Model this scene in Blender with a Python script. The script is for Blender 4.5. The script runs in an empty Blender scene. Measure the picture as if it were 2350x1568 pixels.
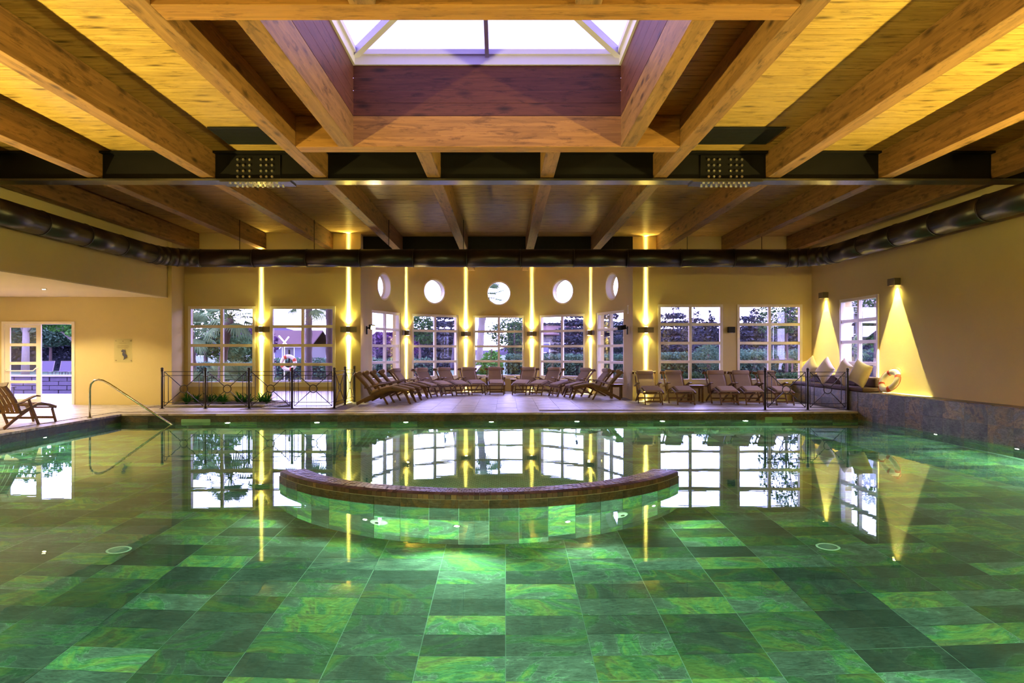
import bpy, bmesh, math, random
from mathutils import Vector, Matrix
R = math.radians
rnd = random.Random(7)
SC = bpy.context.scene
COL = SC.collection
# ------------------------------------------------------------------ camera, world, exposure
F_PX, VX, HY, CAMZ = 1580.0, 1160.0, 808.0, 1.4          # focal length and optical axis in 2350x1568 pixels
cam_d = bpy.data.cameras.new('camera')
cam_d.sensor_width = 36.0
cam_d.lens = F_PX / 2350 * 36.0
cam_d.shift_x = (1175 - VX) / 2350
cam_d.shift_y = (HY - 784) / 2350
cam_d.clip_start, cam_d.clip_end = 0.05, 2000
cam = bpy.data.objects.new('camera', cam_d)
cam.location = (0, 0, CAMZ)
cam.rotation_euler = (R(90), 0, 0)
COL.objects.link(cam)
SC.camera = cam
vs = SC.view_settings
SC.display_settings.display_device = 'sRGB'
vs.view_transform = 'Standard'
vs.look = 'None'
vs.gamma = 1.0
vs.exposure = 0.0
vs.use_curve_mapping = False
cy = SC.cycles
cy.use_denoising = True
cy.caustics_reflective = False
cy.caustics_refractive = False
cy.max_bounces = 10
cy.diffuse_bounces = 4
cy.glossy_bounces = 4
cy.transmission_bounces = 8
cy.transparent_max_bounces = 12
cy.sample_clamp_indirect = 60.0

SKY = 18.0
wd = bpy.data.worlds.new('dusk_sky')
SC.world = wd
wd.use_nodes = True
wn = wd.node_tree
for n in list(wn.nodes):
    wn.nodes.remove(n)
w_out = wn.nodes.new('ShaderNodeOutputWorld')
w_bg = wn.nodes.new('ShaderNodeBackground')
w_tc = wn.nodes.new('ShaderNodeTexCoord')
w_map = wn.nodes.new('ShaderNodeMapping')
w_map.inputs['Scale'].default_value = (1.0, 1.0, 3.5)
w_no = wn.nodes.new('ShaderNodeTexNoise')
w_no.inputs['Scale'].default_value = 3.0
w_no.inputs['Detail'].default_value = 5.0
w_rp = wn.nodes.new('ShaderNodeValToRGB')
w_rp.color_ramp.elements[0].position = 0.35
w_rp.color_ramp.elements[0].color = (0.44, 0.37, 0.98, 1)
w_rp.color_ramp.elements[1].position = 0.65
w_rp.color_ramp.elements[1].color = (0.56, 0.48, 1.0, 1)
w_bg.inputs['Strength'].default_value = SKY
wn.links.new(w_tc.outputs['Generated'], w_map.inputs['Vector'])
wn.links.new(w_map.outputs['Vector'], w_no.inputs['Vector'])
wn.links.new(w_no.outputs['Fac'], w_rp.inputs['Fac'])
wn.links.new(w_rp.outputs['Color'], w_bg.inputs['Color'])
wn.links.new(w_bg.outputs['Background'], w_out.inputs['Surface'])

WARM = (1.0, 0.90, 0.20)
def spot(name, loc, aim, watts, deg, blend=0.3, col=WARM, rad=0.02):
    d = bpy.data.lights.new(name, 'SPOT')
    d.energy, d.color, d.spot_size, d.spot_blend, d.shadow_soft_size = watts, col, R(deg), blend, rad
    o = bpy.data.objects.new(name, d)
    o.location = loc
    o.rotation_euler = (Vector(aim) - Vector(loc)).to_track_quat('-Z', 'Y').to_euler()
    COL.objects.link(o)
    return o
def point(name, loc, watts, col=WARM, rad=0.05):
    d = bpy.data.lights.new(name, 'POINT')
    d.energy, d.color, d.shadow_soft_size = watts, col, rad
    o = bpy.data.objects.new(name, d)
    o.location = loc
    COL.objects.link(o)
    return o
def wash(name, loc, aim, watts, deg, wall, near, pw, width=0.0, col=WARM, rad=0.008, blend=0.05):
    """spot whose optics throw more light the flatter it leaves along the wall (wall = direction to the wall);
    width > 0 also keeps the beam to a strip of that width on a wall `near` metres away"""
    o = spot(name, loc, aim, watts, deg, blend, col, rad)
    d = o.data
    d.use_nodes = True
    nt = d.node_tree
    em = next(n for n in nt.nodes if n.type == 'EMISSION')
    rot = o.rotation_euler.to_matrix().inverted()
    wl = rot @ Vector(wall)
    ax = rot @ (Vector(aim) - Vector(loc)).normalized()
    lt = ax.cross(wl)
    tc = nt.nodes.new('ShaderNodeTexCoord')
    def dot(v):
        n = nt.nodes.new('ShaderNodeVectorMath')
        n.operation = 'DOT_PRODUCT'
        nt.links.new(tc.outputs['Normal'], n.inputs[0])
        n.inputs[1].default_value = v
        return n.outputs['Value']
    def ma(op, a, b=0.0):
        n = nt.nodes.new('ShaderNodeMath')
        n.operation = op
        for i, x in enumerate((a, b)):
            if isinstance(x, (int, float)):
                n.inputs[i].default_value = x
            else:
                nt.links.new(x, n.inputs[i])
        return n.outputs[0]
    az = ma('ABSOLUTE', dot(ax))
    psi = ma('MAXIMUM', ma('DIVIDE', ma('ABSOLUTE', dot(wl)), az), 0.006)
    s = ma('MINIMUM', ma('POWER', ma('DIVIDE', 0.1, psi), pw), 400.0)
    if width:
        off = ma('DIVIDE', ma('MULTIPLY', ma('DIVIDE', dot(lt), az), near / (width / 2)), psi)
        s = ma('MULTIPLY', s, ma('POWER', 2.718, ma('MULTIPLY', ma('MULTIPLY', off, off), -1.0)))
    nt.links.new(s, em.inputs['Strength'])
    return o
# floor-mounted ceiling washers standing beside the pool on both long sides, outside the picture
UP = (1.0, 0.86, 0.23)
NEAR_WALL = -1.8
for uy, uw in ((6.6, 4600), (2.2, 2800)):
    spot('unseen_washer_light', (-8.75, uy, 0.12), (-5.6, uy + 0.3, 4.7), uw, 104, 0.6, UP, 0.10)
    spot('unseen_washer_light', (8.62, uy, 0.55), (5.6, uy + 0.3, 4.7), uw, 104, 0.6, UP, 0.10)
for ux in (-4.5, 0.0, 4.5):  # unseen spots added on the near wall, upper for beams, lower as fill
    spot('unseen_washer_light', (ux, NEAR_WALL + 0.12, 3.08), (ux, 4.0, 4.7), 150, 130, 0.8, UP, 0.12)
    spot('unseen_washer_light', (ux, NEAR_WALL + 0.14, 2.85), (ux, 12.0, -0.2), 420, 120, 0.9, UP, 0.10)
# lamps under the water
GREEN = (0.50, 1.0, 0.64)
POOL_LAMP = []

# ------------------------------------------------------------------ shader helpers
class NT:
    def __init__(self, name):
        self.m = bpy.data.materials.new(name)
        self.m.use_nodes = True
        self.t = self.m.node_tree
        for n in list(self.t.nodes):
            self.t.nodes.remove(n)
        self.out = self.t.nodes.new('ShaderNodeOutputMaterial')
    def n(self, typ, ins=None, **attrs):
        nd = self.t.nodes.new(typ)
        for k, v in attrs.items():
            setattr(nd, k, v)
        for k, v in (ins or {}).items():
            s = nd.inputs[k]
            if isinstance(v, bpy.types.NodeSocket):
                self.t.links.new(v, s)
            else:
                s.default_value = v
        return nd
    def ramp(self, fac, stops, interp='LINEAR'):
        nd = self.n('ShaderNodeValToRGB', {'Fac': fac})
        cr = nd.color_ramp
        cr.interpolation = interp
        while len(cr.elements) > 1:
            cr.elements.remove(cr.elements[-1])
        cr.elements[0].position = stops[0][0]
        cr.elements[0].color = (*stops[0][1], 1)
        for p, c in stops[1:]:
            e = cr.elements.new(p)
            e.color = (*c, 1)
        return nd.outputs['Color']
    def math(self, op, a, b=0.0, clamp=False):
        nd = self.n('ShaderNodeMath', {0: a, 1: b}, operation=op, use_clamp=clamp)
        return nd.outputs[0]
    def coords(self, scale=(1, 1, 1), jitter=0.0, src='Object'):
        v = self.n('ShaderNodeTexCoord').outputs[src]
        if jitter:
            r = self.rand()
            off = self.n('ShaderNodeCombineXYZ', {'X': self.math('MULTIPLY', r, jitter), 'Y': self.math('MULTIPLY', r, jitter * 1.7), 'Z': self.math('MULTIPLY', r, jitter * 0.6)})
            v = self.n('ShaderNodeVectorMath', {0: v, 1: off.outputs[0]}, operation='ADD').outputs[0]
        return self.n('ShaderNodeMapping', {'Vector': v, 'Scale': scale}).outputs[0]
    def rand(self):
        if not hasattr(self, '_r'):
            a = self.n('ShaderNodeObjectInfo').outputs['Random']
            b = self.n('ShaderNodeNewGeometry').outputs['Random Per Island']
            self._r = self.math('FRACT', self.math('ADD', a, self.math('MULTIPLY', b, 7.31)))
        return self._r
    def noise(self, vec, scale, detail=4, rough=0.55, dist=0.0):
        return self.n('ShaderNodeTexNoise', {'Vector': vec, 'Scale': scale, 'Detail': detail, 'Roughness': rough, 'Distortion': dist}).outputs['Fac']
    def mix(self, fac, a, b, mode='MIX'):
        nd = self.n('ShaderNodeMix', data_type='RGBA', blend_type=mode)
        for sk, v in ((nd.inputs[0], fac), (nd.inputs[6], a), (nd.inputs[7], b)):
            if isinstance(v, bpy.types.NodeSocket):
                self.t.links.new(v, sk)
            else:
                sk.default_value = v if not isinstance(v, tuple) or len(v) == 4 else (*v, 1)
        return nd.outputs[2]
    def bump(self, h, strength=0.2, dist=0.01):
        return self.n('ShaderNodeBump', {'Height': h, 'Strength': strength, 'Distance': dist}).outputs[0]
    def pbr(self, color, rough=0.6, metal=0.0, normal=None, spec=0.5, extra=None):
        if isinstance(color, tuple):
            color = (*color[:3], 1)
        ins = {'Base Color': color, 'Roughness': rough, 'Metallic': metal, 'Specular IOR Level': spec}
        if normal is not None:
            ins['Normal'] = normal
        ins.update(extra or {})
        p = self.n('ShaderNodeBsdfPrincipled', ins)
        self.t.links.new(p.outputs[0], self.out.inputs['Surface'])
        return self.m
    def surf(self, sock):
        self.t.links.new(sock, self.out.inputs['Surface'])
        return self.m

def mat_plain(name, col, rough=0.5, metal=0.0, spec=0.5, var=0.12, scale=6.0, bump=0.05):
    t = NT(name)
    v = t.coords()
    f = t.noise(v, scale, 4)
    c = t.mix(f, tuple(x * (1 - var) for x in col), tuple(min(1, x * (1 + var)) for x in col))
    return t.pbr(c, rough, metal, t.bump(t.noise(v, scale * 9, 3), bump), spec)

def mat_plaster(name, col):
    t = NT(name)
    v = t.coords()
    f = t.noise(v, 0.7, 5, 0.6)
    c = t.mix(f, tuple(x * 0.90 for x in col), tuple(min(1, x * 1.08) for x in col))
    h = t.noise(v, 34, 6, 0.7)
    return t.pbr(c, 0.9, 0, t.bump(h, 0.22, 0.01), 0.2)

def mat_wood(name, dark, mid, light, axis=0, knots=True, rough=0.5, grain=1.0, stave=None, jit=3.0, spec=0.25):
    t = NT(name)
    sc = [9.0, 9.0, 9.0]
    sc[axis] = 0.7
    v = t.coords(tuple(sc), jit)
    g = t.noise(v, 2.2 * grain, 6, 0.6, 0.6)
    c = t.ramp(g, [(0.25, dark), (0.5, mid), (0.75, light)])
    s2 = [30.0, 30.0, 30.0]
    s2[axis] = 1.2
    fine = t.noise(t.coords(tuple(s2), jit), 3.0, 3, 0.6)
    c = t.mix(0.45, c, t.ramp(fine, [(0.3, tuple(x * 0.55 for x in mid)), (0.7, tuple(min(1, x * 1.35) for x in mid))]))
    if stave:
        sv = [1.0 / stave[0]] * 3
        sv[axis] = 1.0 / stave[1]
        vor = t.n('ShaderNodeTexVoronoi', {'Vector': t.coords(tuple(sv), 0.0), 'Scale': 1.0, 'Randomness': 0.75}, distance='CHEBYCHEV')
        bw = t.n('ShaderNodeSeparateColor', {'Color': vor.outputs['Color']}).outputs[0]
        c = t.mix(0.55, c, t.mix(bw, tuple(x * 0.62 for x in mid), tuple(min(1, x * 1.3) for x in mid)))
    fs = [15.0, 15.0, 15.0]
    fs[axis] = 3.2
    fk = t.noise(t.coords(tuple(fs), jit + 1.3), 1.0, 5, 0.7, 0.4)
    c = t.mix(t.ramp(fk, [(0.53, (0, 0, 0)), (0.68, (0.75, 0.75, 0.75))]), c, tuple(x * 0.45 for x in dark) if knots else tuple(x * 0.9 for x in dark))
    if knots:
        ks = [5.0, 5.0, 5.0]
        ks[axis] = 1.6
        vk = t.n('ShaderNodeTexVoronoi', {'Vector': t.coords(tuple(ks), jit), 'Scale': 1.0, 'Randomness': 1.0})
        kf = t.ramp(vk.outputs['Distance'], [(0.06, (0.9, 0.9, 0.9)), (0.24, (0, 0, 0))])
        c = t.mix(kf, c, tuple(x * 0.3 for x in dark))
    r = t.rand()
    c = t.mix(r, t.mix(0.25, c, tuple(x * 0.5 for x in mid)), c)
    return t.pbr(c, rough, 0, t.bump(fine, 0.12, 0.01), spec)

def mat_slate(name, wet, shade=1.0):
    t = NT(name)
    v = t.coords((1, 1, 1), 23.0)
    r = t.rand()
    big = t.noise(v, 1.5, 9, 0.60, 1.6)
    big = t.math('ADD', t.math('MULTIPLY', t.math('SUBTRACT', big, 0.5), 1.55), 0.5)
    sh = t.math('ADD', big, t.math('MULTIPLY', t.math('SUBTRACT', r, 0.56), 0.24))
    if wet:
        st = [(0.20, (0.035, 0.044, 0.043)), (0.36, (0.085, 0.100, 0.096)), (0.47, (0.155, 0.180, 0.165)), (0.487, (0.34, 0.47, 0.33)), (0.497, (0.045, 0.16, 0.05)),
              (0.57, (0.085, 0.29, 0.085)), (0.582, (0.20, 0.42, 0.12)), (0.595, (0.18, 0.32, 0.045)), (0.65, (0.36, 0.46, 0.06)), (0.71, (0.24, 0.17, 0.035)), (0.74, (0.10, 0.20, 0.06))]
    else:
        st = [(0.20, (0.06, 0.052, 0.048)), (0.40, (0.15, 0.132, 0.118)), (0.50, (0.26, 0.235, 0.20)), (0.515, (0.17, 0.12, 0.07)),
              (0.60, (0.34, 0.23, 0.10)), (0.66, (0.42, 0.27, 0.09)), (0.74, (0.10, 0.065, 0.04))]
    c = t.ramp(sh, st)
    fine = t.noise(t.coords((3, 10, 10), 11.0), 3.0, 9, 0.72, 1.4)
    c = t.mix(t.ramp(fine, [(0.34, (0, 0, 0)), (0.66, (1, 1, 1))]), t.mix(0.62, c, (0.010, 0.014, 0.013)), t.mix(0.18, c, (0.60, 0.72, 0.60)))
    tone = t.math('FRACT', t.math('MULTIPLY', r, 17.13))
    c = t.mix(1.0, c, t.ramp(tone, [(0.0, (0.34, 0.34, 0.34)), (0.5, (0.8, 0.8, 0.8)), (1.0, (1.55, 1.55, 1.55))] if wet else [(0.0, (0.72, 0.72, 0.72)), (1.0, (1.2, 1.2, 1.2))]), 'MULTIPLY')
    if shade != 1.0:
        c = t.mix(1.0, c, (shade, shade, shade), 'MULTIPLY')
    return t.pbr(c, 0.45 if not wet else 0.6, 0, t.bump(fine, 0.6, 0.015), 0.4)

def mat_deck(name):
    t = NT(name)
    v = t.coords((0.8, 5, 1), 9.0)
    f = t.noise(v, 2.4, 6, 0.62, 0.3)
    c = t.ramp(f, [(0.34, (0.25, 0.215, 0.20)), (0.5, (0.46, 0.415, 0.385)), (0.64, (0.76, 0.73, 0.70))])
    c = t.mix(t.rand(), t.mix(0.2, c, (0.26, 0.22, 0.19)), c)
    return t.pbr(c, 0.42, 0, t.bump(f, 0.08, 0.01), 0.4)

def mat_mosaic_wet(name):
    t = NT(name)
    v = t.coords()
    br = t.n('ShaderNodeTexBrick', {'Vector': v, 'Color1': (0.16, 0.21, 0.15, 1), 'Color2': (0.34, 0.38, 0.25, 1), 'Mortar': (0.42, 0.52, 0.40, 1),
             'Scale': 1.0, 'Mortar Size': 0.006, 'Brick Width': 0.06, 'Row Height': 0.06}, offset=0.5)
    return t.pbr(br.outputs['Color'], 0.6, 0, t.bump(br.outputs['Fac'], -0.3, 0.01))

def mat_emit(name, col, strength):
    t = NT(name)
    e = t.n('ShaderNodeEmission', {'Color': (*col, 1), 'Strength': strength})
    return t.surf(e.outputs[0])

def mat_pane(name, tint=(0.96, 0.98, 0.97)):
    t = NT(name)
    bf = t.n('ShaderNodeNewGeometry').outputs['Backfacing']
    ior = t.math('ADD', 1.5, t.math('MULTIPLY', bf, 1 / 1.5 - 1.5))      # the node inverts it on back faces
    f2 = t.n('ShaderNodeFresnel', {'IOR': ior}).outputs[0]
    tr = t.n('ShaderNodeBsdfTransparent', {'Color': (*tint, 1)})
    gl = t.n('ShaderNodeBsdfGlossy', {'Roughness': 0.003, 'Color': (1, 1, 1, 1)})
    mx = t.n('ShaderNodeMixShader', {0: f2, 1: tr.outputs[0], 2: gl.outputs[0]})
    return t.surf(mx.outputs[0])

def mat_water(name, tint=(0.84, 1.0, 0.88)):
    t = NT(name)
    v = t.coords((0.55, 2.2, 1))
    h = t.noise(v, 1.4, 3, 0.5, 0.2)
    nrm = t.bump(h, 0.035, 0.02)
    g = t.n('ShaderNodeBsdfGlass', {'Color': (*tint, 1), 'Roughness': 0.0, 'IOR': 1.333, 'Normal': nrm})
    return t.surf(g.outputs[0])

def mat_leaf(name, a, b, trans=0.25):
    t = NT(name)
    r = t.rand()
    n = t.noise(t.coords((1, 1, 1)), 1.3, 2)
    c = t.mix(t.math('ADD', t.math('MULTIPLY', r, 0.6), t.math('MULTIPLY', n, 0.4)), a, b)
    d = t.n('ShaderNodeBsdfDiffuse', {'Color': c})
    tl = t.n('ShaderNodeBsdfTranslucent', {'Color': c})
    mx = t.n('ShaderNodeMixShader', {0: trans, 1: d.outputs[0], 2: tl.outputs[0]})
    return t.surf(mx.outputs[0])

OCHRE = mat_plaster('ochre_plaster', (0.62, 0.50, 0.25))
CREAM = mat_plaster('cream_plaster', (0.72, 0.62, 0.42))
OUTW = mat_plaster('outside_render', (0.72, 0.68, 0.66))
PLANK = mat_wood('pine_ceiling_boards', (0.22, 0.11, 0.028), (0.46, 0.28, 0.08), (0.62, 0.42, 0.14), 0, True, 0.32, spec=0.12)
GLULAM_Y = mat_wood('glued_timber_along', (0.075, 0.034, 0.012), (0.235, 0.115, 0.042), (0.40, 0.225, 0.09), 1, True, 0.5, stave=(0.045, 0.9))
GLULAM_X = mat_wood('glued_timber_across', (0.10, 0.042, 0.012), (0.29, 0.13, 0.036), (0.42, 0.215, 0.07), 0, False, 0.5, stave=(0.045, 0.8))
SHAFTW = mat_wood('red_stained_boards', (0.045, 0.012, 0.007), (0.085, 0.024, 0.014), (0.13, 0.042, 0.022), 0, True, 0.5)
SHAFTW_Y = mat_wood('red_stained_boards_along', (0.06, 0.018, 0.012), (0.11, 0.036, 0.026), (0.16, 0.06, 0.04), 1, True, 0.5)  # side boards lighter and pinker than end boards: sky light put into the colour
TEAK = mat_wood('oiled_teak', (0.085, 0.04, 0.014), (0.19, 0.095, 0.034), (0.28, 0.15, 0.06), 0, False, 0.45, grain=2.0)
STEEL = mat_plain('black_painted_steel', (0.008, 0.0065, 0.006), 0.45, 0.0, 0.12)
FLANGE = mat_plain('dark_satin_steel', (0.16, 0.15, 0.15), 0.22, 0.9, 0.6)
BOLTM = mat_plain('zinc_bolt', (0.72, 0.68, 0.6), 0.3, 1.0)
DUCT = mat_plain('brown_lacquered_duct', (0.026, 0.015, 0.013), 0.32, 0.3, 0.6, 0.1, 3)
FENCE = mat_plain('bronze_painted_iron', (0.045, 0.036, 0.040), 0.4, 0.3, 0.5)
CHROME = mat_plain('polished_steel', (0.75, 0.72, 0.68), 0.14, 1.0)
SLATE = mat_slate('multicolour_slate_wet', True)
SLATED = mat_slate('multicolour_slate_dry', False)
SLATEB = mat_slate('dark_brown_slate_band', False, 0.42)
GROUT = mat_plain('pale_grout', (0.42, 0.50, 0.44), 0.9)
GROUTD = mat_plain('grey_grout', (0.16, 0.14, 0.13), 0.9)
DECK = mat_deck('pale_stone_tile')
DECKG = mat_plain('deck_grout', (0.24, 0.21, 0.19), 0.9)
MOSWET = mat_mosaic_wet('submerged_mosaic')
WHITEP = mat_plain('cream_white_paint', (0.80, 0.73, 0.62), 0.42, 0, 0.4, 0.03)
SKYF = mat_plain('lilac_lit_skylight_metal', (0.58, 0.55, 0.72), 0.4, 0.0, 0.4, 0.03)  # white frame with the violet sky light put into its base colour
PANE = mat_pane('window_glass')
SKYPANE = mat_pane('tinted_skylight_glass', (0.45, 0.45, 0.46))
WATER = mat_water('pool_water')
CUSH = mat_plain('taupe_canvas', (0.33, 0.235, 0.175), 0.9, 0, 0.2, 0.08, 9)
PILLOW = mat_plain('natural_linen', (0.72, 0.62, 0.44), 0.92, 0, 0.2, 0.06, 14, 0.1)
DARKC = mat_plain('dark_brown_upholstery', (0.10, 0.065, 0.06), 0.85, 0, 0.2)
LAMPM = mat_plain('bronze_lamp_metal', (0.20, 0.155, 0.10), 0.45, 0.6)
BLACKP = mat_plain('black_plastic', (0.010, 0.009, 0.009), 0.5, 0, 0.2)
GLOW = mat_emit('lamp_glow', (1.0, 0.72, 0.25), 60)
GLOWW = mat_emit('pool_lamp_glow', (0.9, 1.0, 0.75), 40)
REDB = mat_plain('red_webbing', (0.62, 0.09, 0.04), 0.6)
WHITEB = mat_plain('white_foam_plastic', (0.82, 0.76, 0.66), 0.5)
PLEXI = mat_pane('clear_acrylic')
INK = mat_plain('dark_print', (0.06, 0.06, 0.10), 0.6)
INKG = mat_plain('faint_gold_print', (0.34, 0.26, 0.12), 0.6)
STONEW = mat_plain('plain_dark_stone', (0.10, 0.085, 0.075), 0.8)
SOIL = mat_plain('dark_soil', (0.05, 0.035, 0.025), 0.95)

# ------------------------------------------------------------------ mesh helpers
class MB:
    def __init__(self):
        self.v, self.f, self.sm = [], [], []
    def add(self, verts, faces, smooth=False):
        b = len(self.v)
        self.v += [tuple(p) for p in verts]
        self.f += [tuple(i + b for i in f) for f in faces]
        self.sm += [smooth] * len(faces)
        return self
    def box(self, lo, hi, mtx=None):
        (x0, y0, z0), (x1, y1, z1) = lo, hi
        p = [Vector(q) for q in ((x0, y0, z0), (x1, y0, z0), (x1, y1, z0), (x0, y1, z0), (x0, y0, z1), (x1, y0, z1), (x1, y1, z1), (x0, y1, z1))]
        if mtx is not None:
            p = [mtx @ q for q in p]
        return self.add(p, [(0, 3, 2, 1), (4, 5, 6, 7), (0, 1, 5, 4), (1, 2, 6, 5), (2, 3, 7, 6), (3, 0, 4, 7)])
    def bar(self, a, b, w, h, up=(0, 0, 1)):
        """rectangular bar from a to b, w across, h along up"""
        a, b = Vector(a), Vector(b)
        d = (b - a).normalized()
        u = Vector(up)
        s = d.cross(u)
        if s.length < 1e-6:
            s = d.cross(Vector((0, 1, 0)))
        s.normalize()
        u = s.cross(d).normalized()
        p = []
        for q in (a, b):
            for i, j in ((-1, -1), (1, -1), (1, 1), (-1, 1)):
                p.append(q + s * (i * w / 2) + u * (j * h / 2))
        return self.add(p, [(0, 1, 2, 3), (7, 6, 5, 4), (0, 4, 5, 1), (1, 5, 6, 2), (2, 6, 7, 3), (3, 7, 4, 0)])
    def tube(self, path, r, n=8, caps=True, smooth=True):
        path = [Vector(p) for p in path]
        rs = r if isinstance(r, (list, tuple)) else [r] * len(path)
        verts, faces, prev = [], [], None
        for i, p in enumerate(path):
            d = (path[min(i + 1, len(path) - 1)] - path[max(i - 1, 0)]).normalized()
            if prev is None:
                a = Vector((0, 0, 1)) if abs(d.z) < 0.9 else Vector((1, 0, 0))
                s = d.cross(a).normalized()
            else:
                s = (prev - d * prev.dot(d)).normalized()
            prev = s
            u = d.cross(s)
            for k in range(n):
                t = 2 * math.pi * k / n
                verts.append(p + (s * math.cos(t) + u * math.sin(t)) * rs[i])
        for i in range(len(path) - 1):
            for k in range(n):
                a, b = i * n + k, i * n + (k + 1) % n
                faces.append((a, b, b + n, a + n))
        self.add(verts, faces, smooth)
        if caps:
            b = len(self.v) - len(verts)
            self.f += [tuple(b + k for k in reversed(range(n))), tuple(b + (len(path) - 1) * n + k for k in range(n))]
            self.sm += [False, False]
        return self
    def ball(self, c, r, n=10, m=6, sc=(1, 1, 1)):
        v, f = [], []
        for j in range(1, m):
            ph = math.pi * j / m
            for k in range(n):
                t = 2 * math.pi * k / n
                v.append((c[0] + sc[0] * r * math.sin(ph) * math.cos(t), c[1] + sc[1] * r * math.sin(ph) * math.sin(t), c[2] + sc[2] * r * math.cos(ph)))
        top, bot = len(v), len(v) + 1
        v += [(c[0], c[1], c[2] + sc[2] * r), (c[0], c[1], c[2] - sc[2] * r)]
        for j in range(m - 2):
            for k in range(n):
                a, b = j * n + k, j * n + (k + 1) % n
                f.append((a, a + n, b + n, b))
        for k in range(n):
            f.append((top, k, (k + 1) % n))
            f.append((bot, (m - 2) * n + (k + 1) % n, (m - 2) * n + k))
        return self.add(v, f, True)
    def ring(self, c, ax, u, Rr, r, n=24, m=8, a0=0.0, a1=360.0, rs=1.0):
        """torus (or an arc of one) with centre c, plane axes ax and u"""
        c, ax, u = Vector(c), Vector(ax).normalized(), Vector(u).normalized()
        w = ax.cross(u)
        full = abs(a1 - a0) >= 359.9
        cnt = n if full else n + 1
        v, f = [], []
        for i in range(cnt):
            t = R(a0 + (a1 - a0) * i / n)
            d = ax * math.cos(t) + u * math.sin(t)
            for k in range(m):
                q = 2 * math.pi * k / m
                v.append(c + d * (Rr + r * math.cos(q)) + w * (r * rs * math.sin(q)))
        for i in range(n if full else n):
            i2 = (i + 1) % cnt
            for k in range(m):
                f.append((i * m + k, i2 * m + k, i2 * m + (k + 1) % m, i * m + (k + 1) % m))
        return self.add(v, f, True)
    def prism(self, poly, z0, z1):
        n = len(poly)
        v = [(x, y, z0) for x, y in poly] + [(x, y, z1) for x, y in poly]
        f = [tuple(reversed(range(n))), tuple(range(n, 2 * n))] + [(i, (i + 1) % n, (i + 1) % n + n, i + n) for i in range(n)]
        return self.add(v, f)
    def mesh(self, name, mat):
        me = bpy.data.meshes.new(name)
        me.from_pydata(self.v, [], self.f)
        me.polygons.foreach_set('use_smooth', self.sm)
        if mat is not None:
            me.materials.append(mat)
        me.update()
        return me
    def obj(self, name, mat, parent=None, bevel=0.0, loc=None):
        o = bpy.data.objects.new(name, self.mesh(name, mat))
        COL.objects.link(o)
        if parent is not None:
            o.parent = parent
        if loc is not None:
            o.location = loc
        if bevel:
            b = o.modifiers.new('bevel', 'BEVEL')
            b.width, b.segments, b.limit_method, b.angle_limit = bevel, 2, 'ANGLE', R(40)
        return o

def tag(o, label=None, cat=None, group=None, kind=None):
    if label: o['label'] = label
    if cat: o['category'] = cat
    if group: o['group'] = group
    if kind: o['kind'] = kind
    return o
def empty(name, loc, label, cat, group=None, rz=0.0):
    o = bpy.data.objects.new(name, None)
    o.location, o.rotation_euler = loc, (0, 0, rz)
    o.empty_display_size = 0.1
    COL.objects.link(o)
    return tag(o, label, cat, group, 'thing')
def inst(me, name, parent, loc, rot=(0, 0, 0)):
    o = bpy.data.objects.new(name, me)
    o.location, o.rotation_euler = loc, rot
    if parent is not None:
        o.parent = parent
    COL.objects.link(o)
    return o
KIDS = {}
def copy_tree(o, parent=None):
    c = o.copy()
    COL.objects.link(c)
    if parent is not None:
        c.parent = parent
    for ch in list(o.children):
        copy_tree(ch, c)
    return c
def cut(o, cutters):
    """subtract closed cutter meshes from o for good"""
    tmp = []
    for mb in cutters:
        t = mb.obj('cutter', None)
        tmp.append(t)
        md = o.modifiers.new('cut', 'BOOLEAN')
        md.operation, md.object, md.solver = 'DIFFERENCE', t, 'EXACT'
    bpy.context.view_layer.update()
    dg = bpy.context.evaluated_depsgraph_get()
    me = bpy.data.meshes.new_from_object(o.evaluated_get(dg))
    old = o.data
    o.modifiers.clear()
    o.data = me
    bpy.data.meshes.remove(old)
    for t in tmp:
        m = t.data
        bpy.data.objects.remove(t)
        bpy.data.meshes.remove(m)
    return o
def at(px, py, Y):
    """the point at depth Y that shows at this pixel of the photograph"""
    return Vector(((px - VX) * Y / F_PX, Y, CAMZ - (py - HY) * Y / F_PX))
def ground(px, py, z=0.0):
    Y = (CAMZ - z) * F_PX / (py - HY)
    return Vector(((px - VX) * Y / F_PX, Y, z))
# ------------------------------------------------------------------ main dimensions (metres)
CX = -0.25                                   # symmetry axis of the hall
ZC, ZB = 4.74, 4.30                          # ceiling, underside of the timber beams
XR, XL = 8.85, -8.98                         # right wall, left upper wall
YB, YBL, YA = 19.9, 19.4, 18.3               # back wall right, back wall left, alcove back wall
BX, BY, BR = -0.24, 21.0, 3.95               # bay: centre and radius
ZW, ZF = -0.185, -1.435                      # water, pool floor
NEAR = -1.8
ORD = ['first', 'second', 'third', 'fourth', 'fifth', 'sixth', 'seventh', 'eighth', 'ninth', 'tenth', 'eleventh', 'twelfth']

def struct(name, mb, mat, label, cat='building', parent=None):
    return tag(mb.obj(name, mat, parent), label, cat, None, 'structure')

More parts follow.
